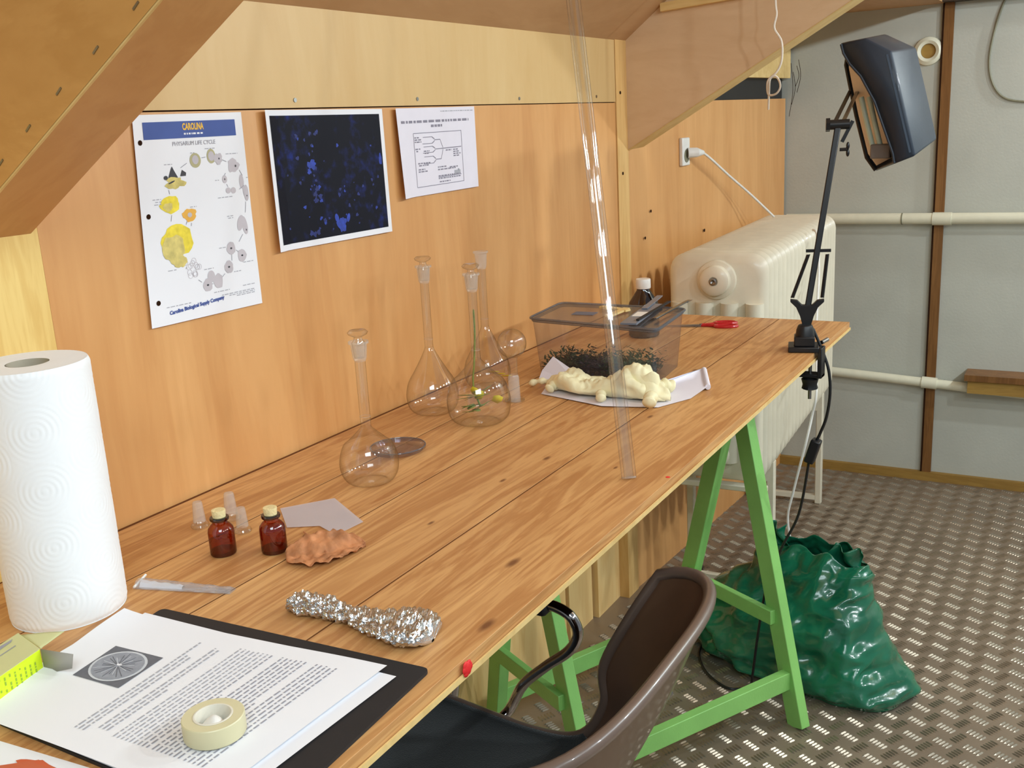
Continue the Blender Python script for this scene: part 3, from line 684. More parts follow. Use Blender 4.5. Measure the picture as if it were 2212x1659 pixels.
bl = pm('glowing_blue_ink', (34,62,165), 0.6, var=0.3, vscale=150); bl2 = pm('mid_blue_ink', (22,38,110), 0.6, var=0.3, vscale=150)
I.blob(0.335,0.60,0.035,0.035,bl,'blue_specks',jag=0.35,lv=1); I.blob(0.31,0.55,0.015,0.02,bl,'blue_specks',jag=0.3,lv=1)
I.blob(0.54,0.125,0.04,0.055,bl,'blue_specks',jag=0.3,lv=1); I.blob(0.50,0.18,0.016,0.035,bl,'blue_specks',lv=1,rot=0.3); I.blob(0.60,0.17,0.014,0.035,bl,'blue_specks',lv=1,rot=-0.4)
I.blob(0.94,0.60,0.014,0.045,bl,'blue_specks',jag=0.2,lv=1)
rnd = random.Random(11)
for k in range(60):
    u_ = rnd.gauss(0.33,0.07) if k < 30 else rnd.uniform(0.06,0.94); v_ = rnd.uniform(0.10,0.85) if k < 40 else rnd.uniform(0.09,0.45)
    if not (0.06 < u_ < 0.93): continue
    r_ = rnd.uniform(0.004,0.013); I.blob(u_, v_, r_, r_*1.3, bl if k % 3 == 0 else bl2, 'blue_specks', jag=0.4, n=10, lv=1)
for (u_,v_) in [(0.36,0.42),(0.34,0.38),(0.38,0.36),(0.345,0.335),(0.305,0.085),(0.335,0.095),(0.28,0.095)]:
    I.blob(u_,v_,0.016,0.02,bl2,'blue_specks',jag=0.4,lv=1)
I.done()

# poster 3: small printed diagram
def curl3(u, v): return 0.003 + 0.010*math.exp(-(u/0.10)**2)*(1-0.5*v) + 0.003*u*(1-v)
t, mp = wposter('diagram_sheet', 'small white sheet with a grey branching diagram, rightmost sheet on wall', 'poster',
    [(1.502,0,1.381),(1.773,0,1.382),(1.767,0,1.226),(1.505,0,1.223)], M_paper2, curl3)
I = Ink(t, mp, 0.265, 0.156)
ik = pm('diagram_ink', (140,136,150), 0.8)
I.words(0.55,0.955,0.985,0.010,M_inkfaint); I.words(0.05,0.845,0.91,0.028,ik,wl=0.05); I.words(0.42,0.79,0.56,0.028,ik)
for a in ((0.20,0.715,0.80,0.715),(0.20,0.10,0.80,0.10),(0.20,0.10,0.20,0.715),(0.80,0.10,0.80,0.715)): I.line(*a, 0.0011, ik)
for (v0,v1) in ((0.665,0.59),(0.555,0.485),(0.44,0.36)):
    vm = (v0+v1)/2
    I.line(0.31,v0,0.42,v0,0.0011,ik); I.line(0.30,v1,0.42,v1,0.0011,ik)
    I.line(0.42,v0,0.45,vm+0.01,0.0016,ik); I.line(0.42,v1,0.45,vm-0.01,0.0016,ik); I.line(0.45,vm,0.52,vm,0.0014,ik)
I.line(0.52,0.628,0.55,0.53,0.0009,ik); I.line(0.52,0.40,0.55,0.51,0.0009,ik); I.line(0.52,0.52,0.79,0.523,0.0016,ik)
for (u0,v_,u1) in [(0.21,0.665,0.27),(0.21,0.64,0.29),(0.21,0.615,0.29),(0.21,0.535,0.27),(0.22,0.51,0.25),(0.31,0.505,0.38),(0.32,0.48,0.37),(0.23,0.37,0.38),(0.24,0.345,0.36),(0.23,0.30,0.31),(0.23,0.275,0.34),(0.585,0.495,0.66),(0.68,0.495,0.75),(0.68,0.47,0.76),(0.68,0.445,0.78),(0.68,0.42,0.76),(0.47,0.305,0.58),(0.62,0.29,0.73),(0.47,0.275,0.70),(0.47,0.20,0.76),(0.47,0.17,0.76),(0.48,0.13,0.62)]:
    I.words(u0,v_,u1,0.014,ik)
I.line(0.47,0.185,0.77,0.19,0.0012,ik); I.blob(0.735,0.245,0.012,0.016,M_ink); I.rect(0.68,0.19,0.76,0.245,M_inkfaint)
I.done()

# =================================================================== TABLE ITEMS, NEAR END
# paper towel roll
rx, ry = 0.635, -0.142
t = thing('paper_towel_roll', 'tall white embossed paper towel roll standing at the left end', 'paper roll', (rx, ry, TZ))
def tw(u, v):
    a = 2*PI*u; z = v*0.279; r = 0.0605
    # embossed concentric rings (geometry)
    da = (a % 0.9) - 0.45; dz = ((z + (0.03 if int(a/0.9) % 2 else 0)) % 0.062) - 0.031
    d = math.hypot(da*r, dz); r += 0.0002*math.sin(d*1100)*(1.0 if d < 0.03 else 0.4)
    r -= 0.002*max(0, 1-v*60) + 0.002*max(0, 1-(1-v)*60)
    return (rx+r*math.cos(a), ry+r*math.sin(a), TZ+0.0005+z)
MB().grid(tw, 360, 150, closeu=True).build('towel_layers', M_towel, t, ang=None)
MB().lathe([(0.0595,0.0),(0.021,0.0)], 64, (rx,ry,TZ+0.0004)).build('bottom_face', M_towel, t)
MB().lathe([(0.0585,0.279),(0.045,0.2785),(0.030,0.279),(0.0215,0.2785)], 64, (rx,ry,TZ+0.0005)).build('top_face', M_towel, t)
MB().lathe([(0.0215,0.278),(0.0215,0.005),(0.0205,0.005),(0.0205,0.278)], 48, (rx,ry,TZ+0.001)).build('cardboard_core', M_card, t)

# yellow glove box
M_ylw = pm('fluorescent_yellow_card', (216,240,30), 0.6, var=0.04); M_ylwtop = pm('pale_green_card', (206,206,150), 0.6, var=0.03)
t = thing('yellow_carton', 'fluorescent yellow and pale green carton in front of paper roll', 'box', (0.47,-0.21,TZ))
cA = Vector((0.526,-0.248,0)); cB = Vector((0.330,-0.293,0)); dv = Vector((0.0115,0.050,0)); z0, z1 = TZ+0.0005, TZ+0.029
m = MB(); P4 = [cB, cA, cA+dv, cB+dv]
P4 = [Vector((p.x,p.y,0)) for p in P4]
m.prism(P4, lambda p:(p.x,p.y,z0), lambda p:(p.x,p.y,z1-0.0006)); m.build('carton_body', M_ylw, t, bevel=0.0006)
m = MB().prism(P4, lambda p:(p.x,p.y,z1-0.0005), lambda p:(p.x,p.y,z1)); m.build('carton_top', M_ylwtop, t, smooth=False)
fx = (cA-cB).normalized()
m = MB(); a = cA+fx*0.0008; b_ = cA+dv
m.add([(a.x,a.y,z0+0.001),(a.x,a.y,z1-0.001),(0.536,-0.283,TZ+0.026),(0.531,-0.285,TZ+0.014)], [(0,1,2,3)])
m.build('dust_flap', pm('grey_card_inside', (158,152,142), 0.8), t, solid=0.0006, fixn=False)
m = MB().grid(lambda u, v: (a.x+0.0005+(0.026*u)*(0.35+0.65*v)+(b_.x-a.x)*v*0.9, a.y+(b_.y-a.y)*v*(0.9-0.75*u)+0.006*u, z1-0.0008-0.002*u*u), 8, 8)
m.build('lid_flap', M_ylwtop, t, solid=0.0005)
m = MB()
def ct(u, v): p = cB + (cA-cB)*u + dv*v; return (p.x, p.y, z1+0.0004)
for k in range(9): pass
def topq(mb, u0,v0,u1,v1): mb.add([ct(u0,v0),ct(u1,v0),ct(u1,v1),ct(u0,v1)],[(0,1,2,3)])
topq(m,0.45,0.60,0.93,0.63); topq(m,0.5,0.50,0.80,0.515)
m.add([ct(0.52,0.82),ct(0.62,0.90),ct(0.75,0.87),ct(0.86,0.93),ct(0.95,0.90),ct(0.93,0.83),ct(0.8,0.80),ct(0.65,0.79)],[tuple(range(8))])
m.build('top_print', M_ink, t, smooth=False, fixn=False)
m = MB(); 
rnd = random.Random(5)
nf = Vector((fx.y,-fx.x,0))
for c_ in range(22):
    u_ = 0.30+c_*0.031; h0 = 0.15; 
    while h0 < 0.85:
        hl = rnd.uniform(0.05,0.14); p = cB+(cA-cB)*u_ + nf*0.0004; p2 = cB+(cA-cB)*(u_+0.008) + nf*0.0004
        if rnd.random() < 0.75: m.add([(p.x,p.y,z0+0.0285*h0),(p2.x,p2.y,z0+0.0285*h0),(p2.x,p2.y,z0+0.0285*(h0+hl)),(p.x,p.y,z0+0.0285*(h0+hl))],[(0,1,2,3)])
        h0 += hl+0.04
m.build('side_print', pm('faded_green_ink', (150,180,60), 0.8), t, smooth=False, fixn=False)

# black folder / pad
def tri_round(poly, r=0.01, n=5):
    out = []; m_ = len(poly)
    for i in range(m_):
        p = Vector(poly[i]); a = (Vector(poly[i-1])-p).normalized(); b = (Vector(poly[(i+1)%m_])-p).normalized()
        for k in range(n+1):
            t_ = k/n; q0 = p+a*r*(1-t_); q1 = p+b*r*t_; out.append(((1-t_)*q0+t_*q1))
    return out
PADP = [(0.670,-0.248),(0.450,-0.262),(0.445,-0.590),(0.689,-0.590)]
PADP = [(0.672,-0.247),(0.452,-0.283),(0.447,-0.60),(0.689,-0.588)]
m = MB().prism([tuple(v) for v in tri_round(PADP, 0.008)], lambda p:(p[0],p[1],TZ+0.0003), lambda p:(p[0],p[1],TZ+0.0035))
o = m.build('black_folder', M_blackmat, origin=(0.57,-0.42,TZ)); tag(o, 'flat black folder lying under the printed sheets', 'folder')
# printed sheets
def sheet(name, lab, TL, TR, BR, BL, z, amp, mat=M_paper, seed=0, group=None, lf=1.0):
    q = quadmap(TL+(0,), TR+(0,), BR+(0,), BL+(0,))
    def mp(u, v, off=0.0):
        p = q(u, v); h = amp*(0.5+0.5*math.sin(u*3.3+v*4.1+seed)) + amp*0.6*math.sin(v*9+seed*2)*u*(1-v)
        lift = lf*0.004*max(0,(v-0.85)/0.15)**2*(0.4+0.6*abs(math.sin(u*5)))
        return Vector((p.x, p.y, z+max(0,h)+lift+off))
    t = thing(name, lab, 'paper', (q(0.5,0.5).x, q(0.5,0.5).y, z), group=group)
    MB().grid(lambda u, v: mp(u, v), 30, 30).build('sheet', mat, t, ang=None, fixn=False)
    return t, mp
sheet('printed_page', 'lower white page sticking out under the top page, on black folder', (0.452,-0.262), (0.655,-0.240), (0.663,-0.568), (0.449,-0.560), TZ+0.0040, 0.0006, seed=1, lf=0.0)
t, mp = sheet('printed_page', 'top white page with a grey photo and rows of text, on black folder', (0.447,-0.254), (0.644,-0.222), (0.672,-0.551), (0.449,-0.545), TZ+0.0062, 0.0014, seed=0)
I = Ink(t, mp, 0.215, 0.32, off=0.0005)
dk = pm('photo_dark_grey', (104,106,114), 0.7, var=0.1, vscale=200); md = pm('photo_mid_grey', (150,154,164), 0.7, var=0.12, vscale=160); lt = pm('photo_light_grey', (206,210,216), 0.7)
U0, U1, V0, V1 = 0.42, 0.70, 0.66, 0.86
I.rect(U0,V0,U1,V1,dk,'photo',3)
I.blob((U0+U1)/2,(V0+V1)/2,0.130,0.094,lt,'photo',n=32,lv=1); I.blob((U0+U1)/2,(V0+V1)/2,0.118,0.085,md,'photo',n=32,lv=2); I.blob((U0+U1)/2+0.01,(V0+V1)/2,0.010,0.010,M_paper,'photo',n=10,lv=3)
rnd = random.Random(9)
for k in range(26):
    a = 2*PI*k/26+rnd.uniform(-.08,.08); r0 = 0.12; r1 = rnd.uniform(0.6,0.95)
    I.line((U0+U1)/2+0.118*r0*math.cos(a),(V0+V1)/2+0.085*r0*math.sin(a),(U0+U1)/2+0.118*r1*math.cos(a),(V0+V1)/2+0.085*r1*math.sin(a),0.0007,dk if k % 3 else lt,'photo',lv=3)
v_ = 0.615
for k in range(3):
    I.words(0.12,v_,0.76 if k else 0.88,0.007,M_inkfaint,'text_line',seed=k); v_ -= 0.017
v_ -= 0.02
for k in range(3):
    I.words(0.16,v_,0.86 if k != 2 else 0.5,0.007,M_inkfaint,'text_line',seed=k+20); v_ -= 0.017
v_ -= 0.025
for k in range(21):
    if k in (9, 16): v_ -= 0.006
    I.words(0.14,v_,0.90 if k not in (8, 15) else 0.55,0.0058,M_ink if k > 6 else M_inkfaint,'text_line',seed=k+40); v_ -= 0.0168
I.done()
# tape roll
tx, ty, tz = 0.5175,-0.4865, TZ+0.0098
t = thing('tape_roll', 'cream roll of adhesive tape lying on the printed page', 'tape', (tx,ty,tz))
M_tape = pm('cream_tape', (216,208,168), 0.4, var=0.03); M_tcore = pm('white_tape_core', (228,222,206), 0.5)
MB().lathe([(0.0162,0.0),(0.0255,0.0),(0.0260,0.0008),(0.0260,0.0162),(0.0254,0.0170),(0.0166,0.0170)], 56, (tx,ty,tz)).build('tape_layers', M_tape, t)
MB().lathe([(0.0166,0.0171),(0.0162,0.0175),(0.0150,0.0175),(0.0147,0.0168),(0.0147,0.001),(0.0162,0.0004)], 56, (tx,ty,tz)).build('core', M_tcore, t)
m = MB().grid(lambda u, v: (tx-0.004+0.021*(u-0.5)+0.002*math.sin(v*3), ty-0.002+0.019*(v-0.5), tz+0.005+0.013*math.sin(PI*u)*math.sin(PI*(0.2+0.7*v))), 10, 10)
o = m.build('crumpled_scrap', M_white, solid=0.0006, origin=(tx,ty,tz)); tag(o, 'small white crumpled scrap inside the tape roll', 'scrap')
# corner sheet with red mark
t, mp = sheet('loose_sheet', 'white sheet with an orange red corner mark at the table near edge', (0.28,-0.270), (0.436,-0.308), (0.449,-0.47), (0.28,-0.47), TZ+0.0006, 0.0004, seed=2, lf=0.0)
t['label'] = 'white sheet with orange mark, partly cut off at lower left corner'
I = Ink(t, mp, 0.16, 0.2); I.blob(0.90,0.60,0.05,0.10,pm('orange_red_ink',(206,96,60),0.7),'orange_mark',jag=0.2,lv=1)
I.poly([(0.80,0.78),(0.95,0.62),(0.93,0.45),(0.70,0.5)],pm('orange_red_ink2',(200,100,66),0.7),'orange_mark',lv=1); I.done()

# small clear packet
t = thing('clear_packet', 'small crumpled clear plastic packet with white paper inside, near printed page', 'packet', (0.72,-0.22,TZ))
ax = Vector((0.742-0.712,-0.286+0.170,0)); ay = Vector((0.024,0.006,0)); p0 = Vector((0.708,-0.168,TZ+0.001))
def pk(off, sc=1.0, z=0.0):
    def f(u, v):
        w_ = (1-0.45*u)*sc; p = p0 + ax*(off+u*(1.02-off if sc == 1.0 else 0.45)) + ay*(v-0.5)*w_
        h = 0.006*math.sin(PI*min(max(v,0),1))*(1-0.5*u) + 0.003*abs(fbm((u*6,v*5,off),1.0,3))
        return (p.x, p.y, p.z + h + z)
    return f
MB().grid(pk(0.0), 26, 14).build('film_top', M_film, t, ang=20)
MB().grid(lambda u, v: (lambda q: (q[0],q[1],TZ+0.0008))(pk(0.0)(u,v)), 8, 6).build('film_bottom', M_film, t)
MB().grid(pk(0.04, 0.6, -0.0015), 12, 8).build('paper_insert', M_paper, t, ang=20)
MB().tube([p0+ax*0.02-ay*0.5+Vector((0,0,0.002)), p0+ax*0.01+ay*0.5+Vector((0,0,0.006))],0.0015,6).build('folded_edge', M_white, t)

# foil wrapped object
t = thing('foil_wrapped_tool', 'crumpled aluminium foil wrapped around a brush shaped object', 'foil parcel', (0.74,-0.46,TZ))
fa = Vector((0.7295,-0.381,TZ)); fb = Vector((0.742,-0.553,TZ))
fd = (fb-fa); fn = Vector((-fd.y,fd.x,0)).normalized()
def foil(u, v):
    a = 2*PI*u; s_ = v
    wd = 0.0120 + (0.020)*max(0,min(1,(s_-0.42)/0.38)) ; 
    wd *= (math.sqrt(max(0.01,1-((s_-0.93)/0.070)**2)) if s_ > 0.93 else 1.0)*(0.08+0.92*min(1,s_/0.05)**0.5)
    ht = (0.0085 + 0.002*math.sin(s_*9))*(math.sqrt(max(0.02,1-((s_-0.93)/0.070)**2)) if s_ > 0.93 else 1)*(0.1+0.9*min(1,s_/0.04)**0.5)
    c_ = fa + fd*(s_*1.06-0.03) + fn*(0.004*math.sin(s_*5))
    x = wd*math.cos(a); z = ht*(1+math.sin(a))
    n_ = fbm((x*95, s_*30, z*95+3), 1.0, 4)*0.0048
    p = c_ + fn*(x+n_*math.cos(a)) + Vector((0,0,max(0.0006, z + n_*math.sin(a)+0.0006)))
    return p
MB().grid(foil, 60, 130, closeu=True).build('foil', M_foil, t, smooth=False)

# amber vials
def vial(x, y, lab, level, s=1.0):
    t = thing('amber_vial', lab, 'bottle', (x,y,TZ), group='small amber vials with corks', wl=False)
    MB().lathe([(0.0001,0.0006),(0.0148,0.0006),(0.0158,0.0022),(0.0158,0.030),(0.0150,0.034),(0.0115,0.0385),(0.0090,0.0405),(0.0088,0.0445)], 36).build('glass_body', M_amber, t)
    MB().lathe([(0.0088,0.0440),(0.0112,0.0445),(0.0118,0.0465),(0.0112,0.0485),(0.0085,0.0487),(0.0080,0.046)], 32).build('lip', M_amberrim, t)
    MB().lathe([(0.0001,0.0425),(0.0074,0.0425),(0.0086,0.0565),(0.0082,0.0575),(0.0001,0.0580)], 24).build('cork', M_cork, t)
    MB().lathe([(0.0001,0.0014),(0.0145,0.0014),(0.0150,0.003),(0.0150,level),(0.0001,level)], 32).build('liquid', glass('vial_liquid', (0.85,0.60,0.42), (0.5,0.25,0.15), 0.5), t)
    MB().lathe([(0.0001,0.0012),(0.0152,0.0010),(0.0155,0.0055),(0.0001,0.0050)], 32).build('thick_base', M_bliq, t)
    return t
vial(0.815,-0.195,'corked amber vial nearest the paper roll, filled lower', 0.0205)
vial(0.846,-0.250,'corked amber vial next to the dry leaf, filled to the shoulder', 0.031)
# ground-glass stoppers lying upright
def stopper(x, y, lab, tilt=0.0, s=1.0):
    t = thing('glass_stopper', lab, 'stopper', (x,y,TZ), group='loose glass stoppers behind the vials', wl=False)
    MB().lathe([(0.0001,0.0006),(0.0105*s,0.0006),(0.0115*s,0.003),(0.0100*s,0.0055),(0.0050*s,0.0065)], 28).build('head', M_G, t)
    MB().lathe([(0.0050*s,0.0065),(0.0078*s,0.0085),(0.0060*s,0.032*s),(0.0052*s,0.034*s),(0.0001,0.0345*s)], 24).build('ground_plug', M_frost, t)
stopper(0.876,-0.168,'frosted glass stopper standing between the two amber vials')
stopper(0.903,-0.121,'frosted glass stopper standing just behind the left amber vial', s=1.12)
stopper(0.866,-0.101,'faint frosted glass stopper nearest the wall by the vials', s=1.05)

# translucent tissue
q = quadmap((0.905,-0.212,0),(0.958,-0.155,0),(1.018,-0.203,0),(0.963,-0.297,0))
TP = [(0.908,-0.214),(0.958,-0.157),(1.018,-0.203),(0.963,-0.296),(0.914,-0.291),(0.929,-0.251)]
def tis(zb):
    import bmesh
    return MB().prism(TP, lambda p:(p[0],p[1],TZ+0.0009+zb+0.0015*abs(fbm((p[0]*9,p[1]*9,0)))), lambda p:(p[0],p[1],TZ+0.0012+zb+0.0015*abs(fbm((p[0]*9,p[1]*9,0)))))
o = tis(0).build('tissue_paper', M_tissue, origin=(0.96,-0.23,TZ), smooth=False); tag(o, 'thin translucent lilac white tissue sheet behind the dry leaf', 'tissue')

# dry leaf
t = thing('dry_leaf', 'curled brown dry leaf beside the right amber vial', 'leaf', (0.87,-0.32,TZ))
la = Vector((0.829,-0.284,TZ)); lb = Vector((0.897,-0.352,TZ)); ld = lb-la; ln_ = Vector((-ld.y,ld.x,0)).normalized()*-1
def leaf(u, v):
    wid = 0.037*math.sin(PI*min(1,(0.06+0.94*v)))**0.55*(1-0.28*v); wid *= 1+0.09*math.sin(v*31)+0.06*math.sin(v*53)
    x = (u-0.5)*2
    p = la + ld*v + ln_*(x*wid + 0.004*math.sin(v*5))
    h = 0.0012 + 0.014*max(0,-x)**1.3*math.sin(PI*v)**0.7 + 0.004*abs(x) + 0.0015*abs(math.sin(v*22+abs(x)*4)) + 0.003*fbm((u*5,v*9,1))
    return (p.x, p.y, TZ+max(0.0008, h))
MB().grid(leaf, 30, 44).build('blade', M_leaf, t, ang=None, solid=0.0004)
MB().tube(smooth_pts([lb*0.0+Vector((0.905,-0.262,TZ+0.002)), (0.893,-0.275,TZ+0.004), (0.880,-0.295,TZ+0.005), (0.862,-0.318,TZ+0.004)]), 0.0011, 6).build('stalk', M_leaf, t)
o = MB().tube([(0.905,-0.245,TZ+0.0018),(0.895,-0.262,TZ+0.0018)],[0.0008,0.0022],8).build('leaf_stalk_tip', M_leaf, t)

# =================================================================== FLASKS
def flask(x, y, R, hs, hj, ht, lab, stop=True, extra=None, rn=0.0078):
    """R bulb radius; hs shoulder height, hj joint start, ht top of neck"""
    t = thing('volumetric_flask', lab, 'flask', (x,y,TZ), group='glass flasks along the wall', wl=False)
    hb = hs
    pr = [(0.0001,0.0035),(R*0.45,0.0030),(R*0.62,0.0008),(R*0.80,0.0045),(R*0.94,0.0140),(R,R*0.62),(R*0.985,R*0.85),(R*0.92,R*1.12),(R*0.82,R*1.34)]
    z0 = R*1.34; r0 = R*0.82
    for k in range(1, 7):
        f = k/6; pr.append((r0+(rn-r0)*(1-(1-f)**1.15), z0+(hb-z0)*f))
    pr += [(rn*0.97, hb+0.01),(rn*0.97, hj-0.002)]
    # catmull smoothing of profile
    P_ = smooth_pts([(a,0,b) for a, b in pr], 3); P_ = [(max(0.0001,p.x), p.z) for p in P_]
    MB().lathe(P_, 48).build('bulb_and_neck', M_G, t, ang=60)
    MB().lathe([(rn*0.97,hj-0.002),(rn*1.25,hj+0.003),(rn*1.5,ht-0.002),(rn*1.85,ht-0.001),(rn*1.85,ht+0.002),(rn*1.5,ht+0.002)], 36).build('ground_neck', M_frost, t)
    MB().tube([(rn*0.99*math.cos(a*2*PI/24), rn*0.99*math.sin(a*2*PI/24), hb+0.015) for a in range(24)], 0.0003, 6, closed=True).build('mark_ring', M_frost, t)
    if stop:
        MB().lathe([(0.0001,hj+0.002),(rn*0.95,hj+0.003),(rn*1.25,ht),(rn*0.8,ht+0.004),(rn*0.7,ht+0.008),(rn*1.7,ht+0.012),(rn*1.9,ht+0.015),(rn*1.5,ht+0.018),(0.0001,ht+0.0165)], 32).build('stopper', M_G, t, ang=50)
    return t
flask(1.096,-0.207,0.0430,0.084,0.182,0.207,'stoppered flask standing alone in front, nearest the amber vials')
flask(1.439,-0.086,0.0470,0.119,0.235,0.262,'tall stoppered flask standing closest to the wall behind the sprig flask')
f3 = flask(1.414,-0.199,0.0550,0.112,0.228,0.255,'tall stoppered flask holding a green and yellow sprig')
f4 = flask(1.630,-0.086,0.0455,0.119,0.232,0.262,'open flask with a little yellow inside, beside the glass box',stop=False)
# sprig inside flask 3
M_gleaf = pm('green_leaf', (122,138,60), 0.6, var=0.25, vscale=80); M_yel = pm('yellow_petal', (226,206,30), 0.5, var=0.15)
t = thing('plant_sprig', 'green sprig with yellow petals inside the flask, stem rising in the neck', 'plant', (1.414,-0.199,TZ+0.006), wl=False)
MB().tube(smooth_pts([(0.004,0.0,0.02),(-0.008,0.004,0.06),(-0.004,0.002,0.10),(0.002,0.001,0.15),(0.001,0,0.190)]), [0.0016]*24+[0.0008], 8).build('stem', M_gleaf, t)
def petal(mb, c, d, L, W, up):
    c = Vector(c); d = Vector(d).normalized(); s_ = d.cross(Vector(up)).normalized()
    mb.add([c, c+d*L*0.35+s_*W, c+d*L*0.75+s_*W*0.8, c+d*L, c+d*L*0.75-s_*W*0.8, c+d*L*0.35-s_*W], [(0,1,2,3,4,5)])
rnd = random.Random(2)
for k in range(14):
    m = MB(); a = rnd.uniform(0,6.28); z = rnd.uniform(0.008,0.045); petal(m, (-0.012*rnd.random(),0.006*rnd.random(),z), (math.cos(a)-0.4,math.sin(a),rnd.uniform(-0.5,0.4)), rnd.uniform(0.020,0.034), 0.0075, (0.3,0.2,1))
    m.build('leaf', M_gleaf, t, solid=0.0004, fixn=False)
for (c_, d_) in [((-0.006,0.004,0.036),(0.2,-1,0.9)),((0.012,-0.018,0.03),(0.3,-1,0.3)),((-0.002,0.0,0.040),(-0.5,0.2,1))]:
    m = MB(); petal(m, c_, d_, 0.022, 0.008, (1,0.2,0.3)); m.build('petal', M_yel, t, solid=0.0005, fixn=False)
t = thing('yellow_petal', 'yellow petal lying inside the open flask beside the glass box', 'petal', (1.630,-0.086,TZ+0.006), wl=False)
for k in range(3):
    m = MB(); petal(m, (0.004*k,-0.012*k,0.022-0.004*k), (0.2,-1,0.1), 0.024, 0.007, (0.4,0.1,1)); m.build('petal_lobe', M_yel, t, solid=0.0006, fixn=False)

# round-topped glass stopper / adapter
t = thing('globe_stopper', 'round hollow glass globe on a frosted stem beside the flasks', 'glassware', (1.551,-0.190,TZ), wl=False)
MB().ball((0,0,0.1085), 0.0268, 32, 20).build('globe', M_G, t, ang=None)
MB().lathe([(0.0095,0.083),(0.0080,0.078),(0.0078,0.060),(0.0082,0.050)], 28).build('stem', M_G, t)
MB().lathe([(0.0082,0.050),(0.0098,0.046),(0.0112,0.006),(0.0112,0.0006),(0.0001,0.0006)], 28).build('ground_joint', M_frost, t)
MB().lathe([(0.0112,0.0006),(0.0185,0.0010),(0.0185,0.004),(0.0115,0.006)], 28).build('foot_rim', M_G, t)

# petri dish
t = thing('petri_dish', 'shallow clear plastic dish behind the front flask', 'dish', (1.228,-0.160,TZ), wl=False)
MB().lathe([(0.0001,0.0008),(0.0360,0.0008),(0.0400,0.002),(0.0425,0.0070),(0.0415,0.0075)], 56).build('base', M_dish, t)
MB().lathe([(0.0440,0.004),(0.0445,0.0080),(0.0430,0.0090),(0.0001,0.0090)], 56).build('lid', M_dish, t)
MB().tube([(0.0437*math.cos(k*PI/24),0.0437*math.sin(k*PI/24),0.0088) for k in range(48)],0.0010,8,closed=True).build('lid_rim', M_plasrim, t)

# glass tube leaning across the view
t = thing('glass_tube', 'long clear glass tube standing on the table and rising out of view', 'tube', (1.24,-0.549,TZ))
ta = Vector((1.242,-0.551,TZ+0.001)); tb0 = Vector((1.224+0.18,-0.411,1.513)); 
tdir = (tb0-ta).normalized(); tl = (1.535-0.76*ta.y-0.02-ta.z)/(tdir.z+0.76*tdir.y); tb = ta + tdir*tl
MB().tube([ta, ta+tdir*0.5, tb], 0.0105, 32, cap=False).build('outer_wall', M_Gtube, t, ang=None)
MB().tube([ta+tdir*0.002, ta+tdir*0.5, tb], 0.0066, 28, cap=False).build('inner_wall', M_G, t, ang=None)
MB().tube([ta, ta+tdir*0.002],0.0103,24).build('bottom_end', M_frost, t)

# =================================================================== BOX + PLANTS + TOOLS
BTL, BTR, BBR, BBL = (1.743,-0.124), (1.915,-0.108), (1.908,-0.387), (1.704,-0.407)   # rim corners
def lerp2(a, b, f): return (a[0]+(b[0]-a[0])*f, a[1]+(b[1]-a[1])*f)
ctr = ((BTL[0]+BBR[0])/2, (BTL[1]+BBR[1])/2)
top = tri_round([BTL,BTR,BBR,BBL],0.018); 
bot = [ctr[:][0]+(p[0]-ctr[0])*0.90 for p in top]; botp = [(ctr[0]+(p[0]-ctr[0])*0.90, ctr[1]+(p[1]-ctr[1])*0.93) for p in top]
topp = [(p[0],p[1]) for p in top]; nb = len(topp)
t = thing('clear_plastic_box', 'clear plastic box full of dark foliage, between flasks and radiator', 'box', (ctr[0],ctr[1],TZ))
m = MB(); zt_ = TZ+0.110
m.add([(p[0],p[1],TZ+0.0008) for p in botp]+[(p[0],p[1],zt_) for p in topp], [tuple(range(nb))[::-1]]+[(i,(i+1)%nb,nb+(i+1)%nb,nb+i) for i in range(nb)])
m.build('walls', M_plas, t, ang=60, fixn=False)
m = MB().tube([(p[0],p[1],zt_+0.001) for p in topp], 0.0030, 8, closed=True); m.build('rim', M_plasrim, t)
lidp = [(ctr[0]+(p[0]-ctr[0])*1.03, ctr[1]+(p[1]-ctr[1])*1.03) for p in topp]
m = MB().prism(lidp, lambda p:(p[0],p[1],zt_+0.0045), lambda p:(p[0],p[1],zt_+0.0060)); m.build('lid', M_plas, t, smooth=False)
m = MB().tube([(p[0],p[1],zt_+0.0055) for p in lidp], 0.0026, 8, closed=True); m.build('lid_rim', M_plasrim, t)
# foliage in the box
M_dfol = pm('dark_green_foliage', (38,62,34), 0.8, var=0.4, vscale=120); M_pfol = pm('purple_dark_foliage', (60,48,62), 0.8, var=0.3, vscale=120)
rnd = random.Random(21)
def fol(n, xr, yr, zr, mat, name, lab):
    m = MB()
    for k in range(n):
        c_ = (rnd.uniform(*xr), rnd.uniform(*yr), TZ+0.003+abs(rnd.gauss(0,1))*zr); c_ = (c_[0],c_[1],min(c_[2],TZ+0.042))
        a = rnd.uniform(0,6.28); petal(m, c_, (math.cos(a),math.sin(a),rnd.uniform(-0.1,0.8)), rnd.uniform(0.008,0.016), rnd.uniform(0.0015,0.0032), (0.2,0.3,1))
    o = m.build(name, mat, smooth=False, fixn=False, origin=((xr[0]+xr[1])/2,(yr[0]+yr[1])/2,TZ+0.003)); tag(o, lab, 'plants', kind='stuff')
fol(1500,(1.745,1.86),(-0.235,-0.145),0.015,M_dfol,'green_foliage','dark green foliage heap at the left in the clear box')
fol(1500,(1.735,1.86),(-0.365,-0.275),0.017,M_dfol,'green_foliage','dark green foliage heap at the right in the clear box')
fol(900,(1.74,1.85),(-0.285,-0.225),0.017,M_pfol,'purple_foliage','dark purple foliage in the middle of the clear box')
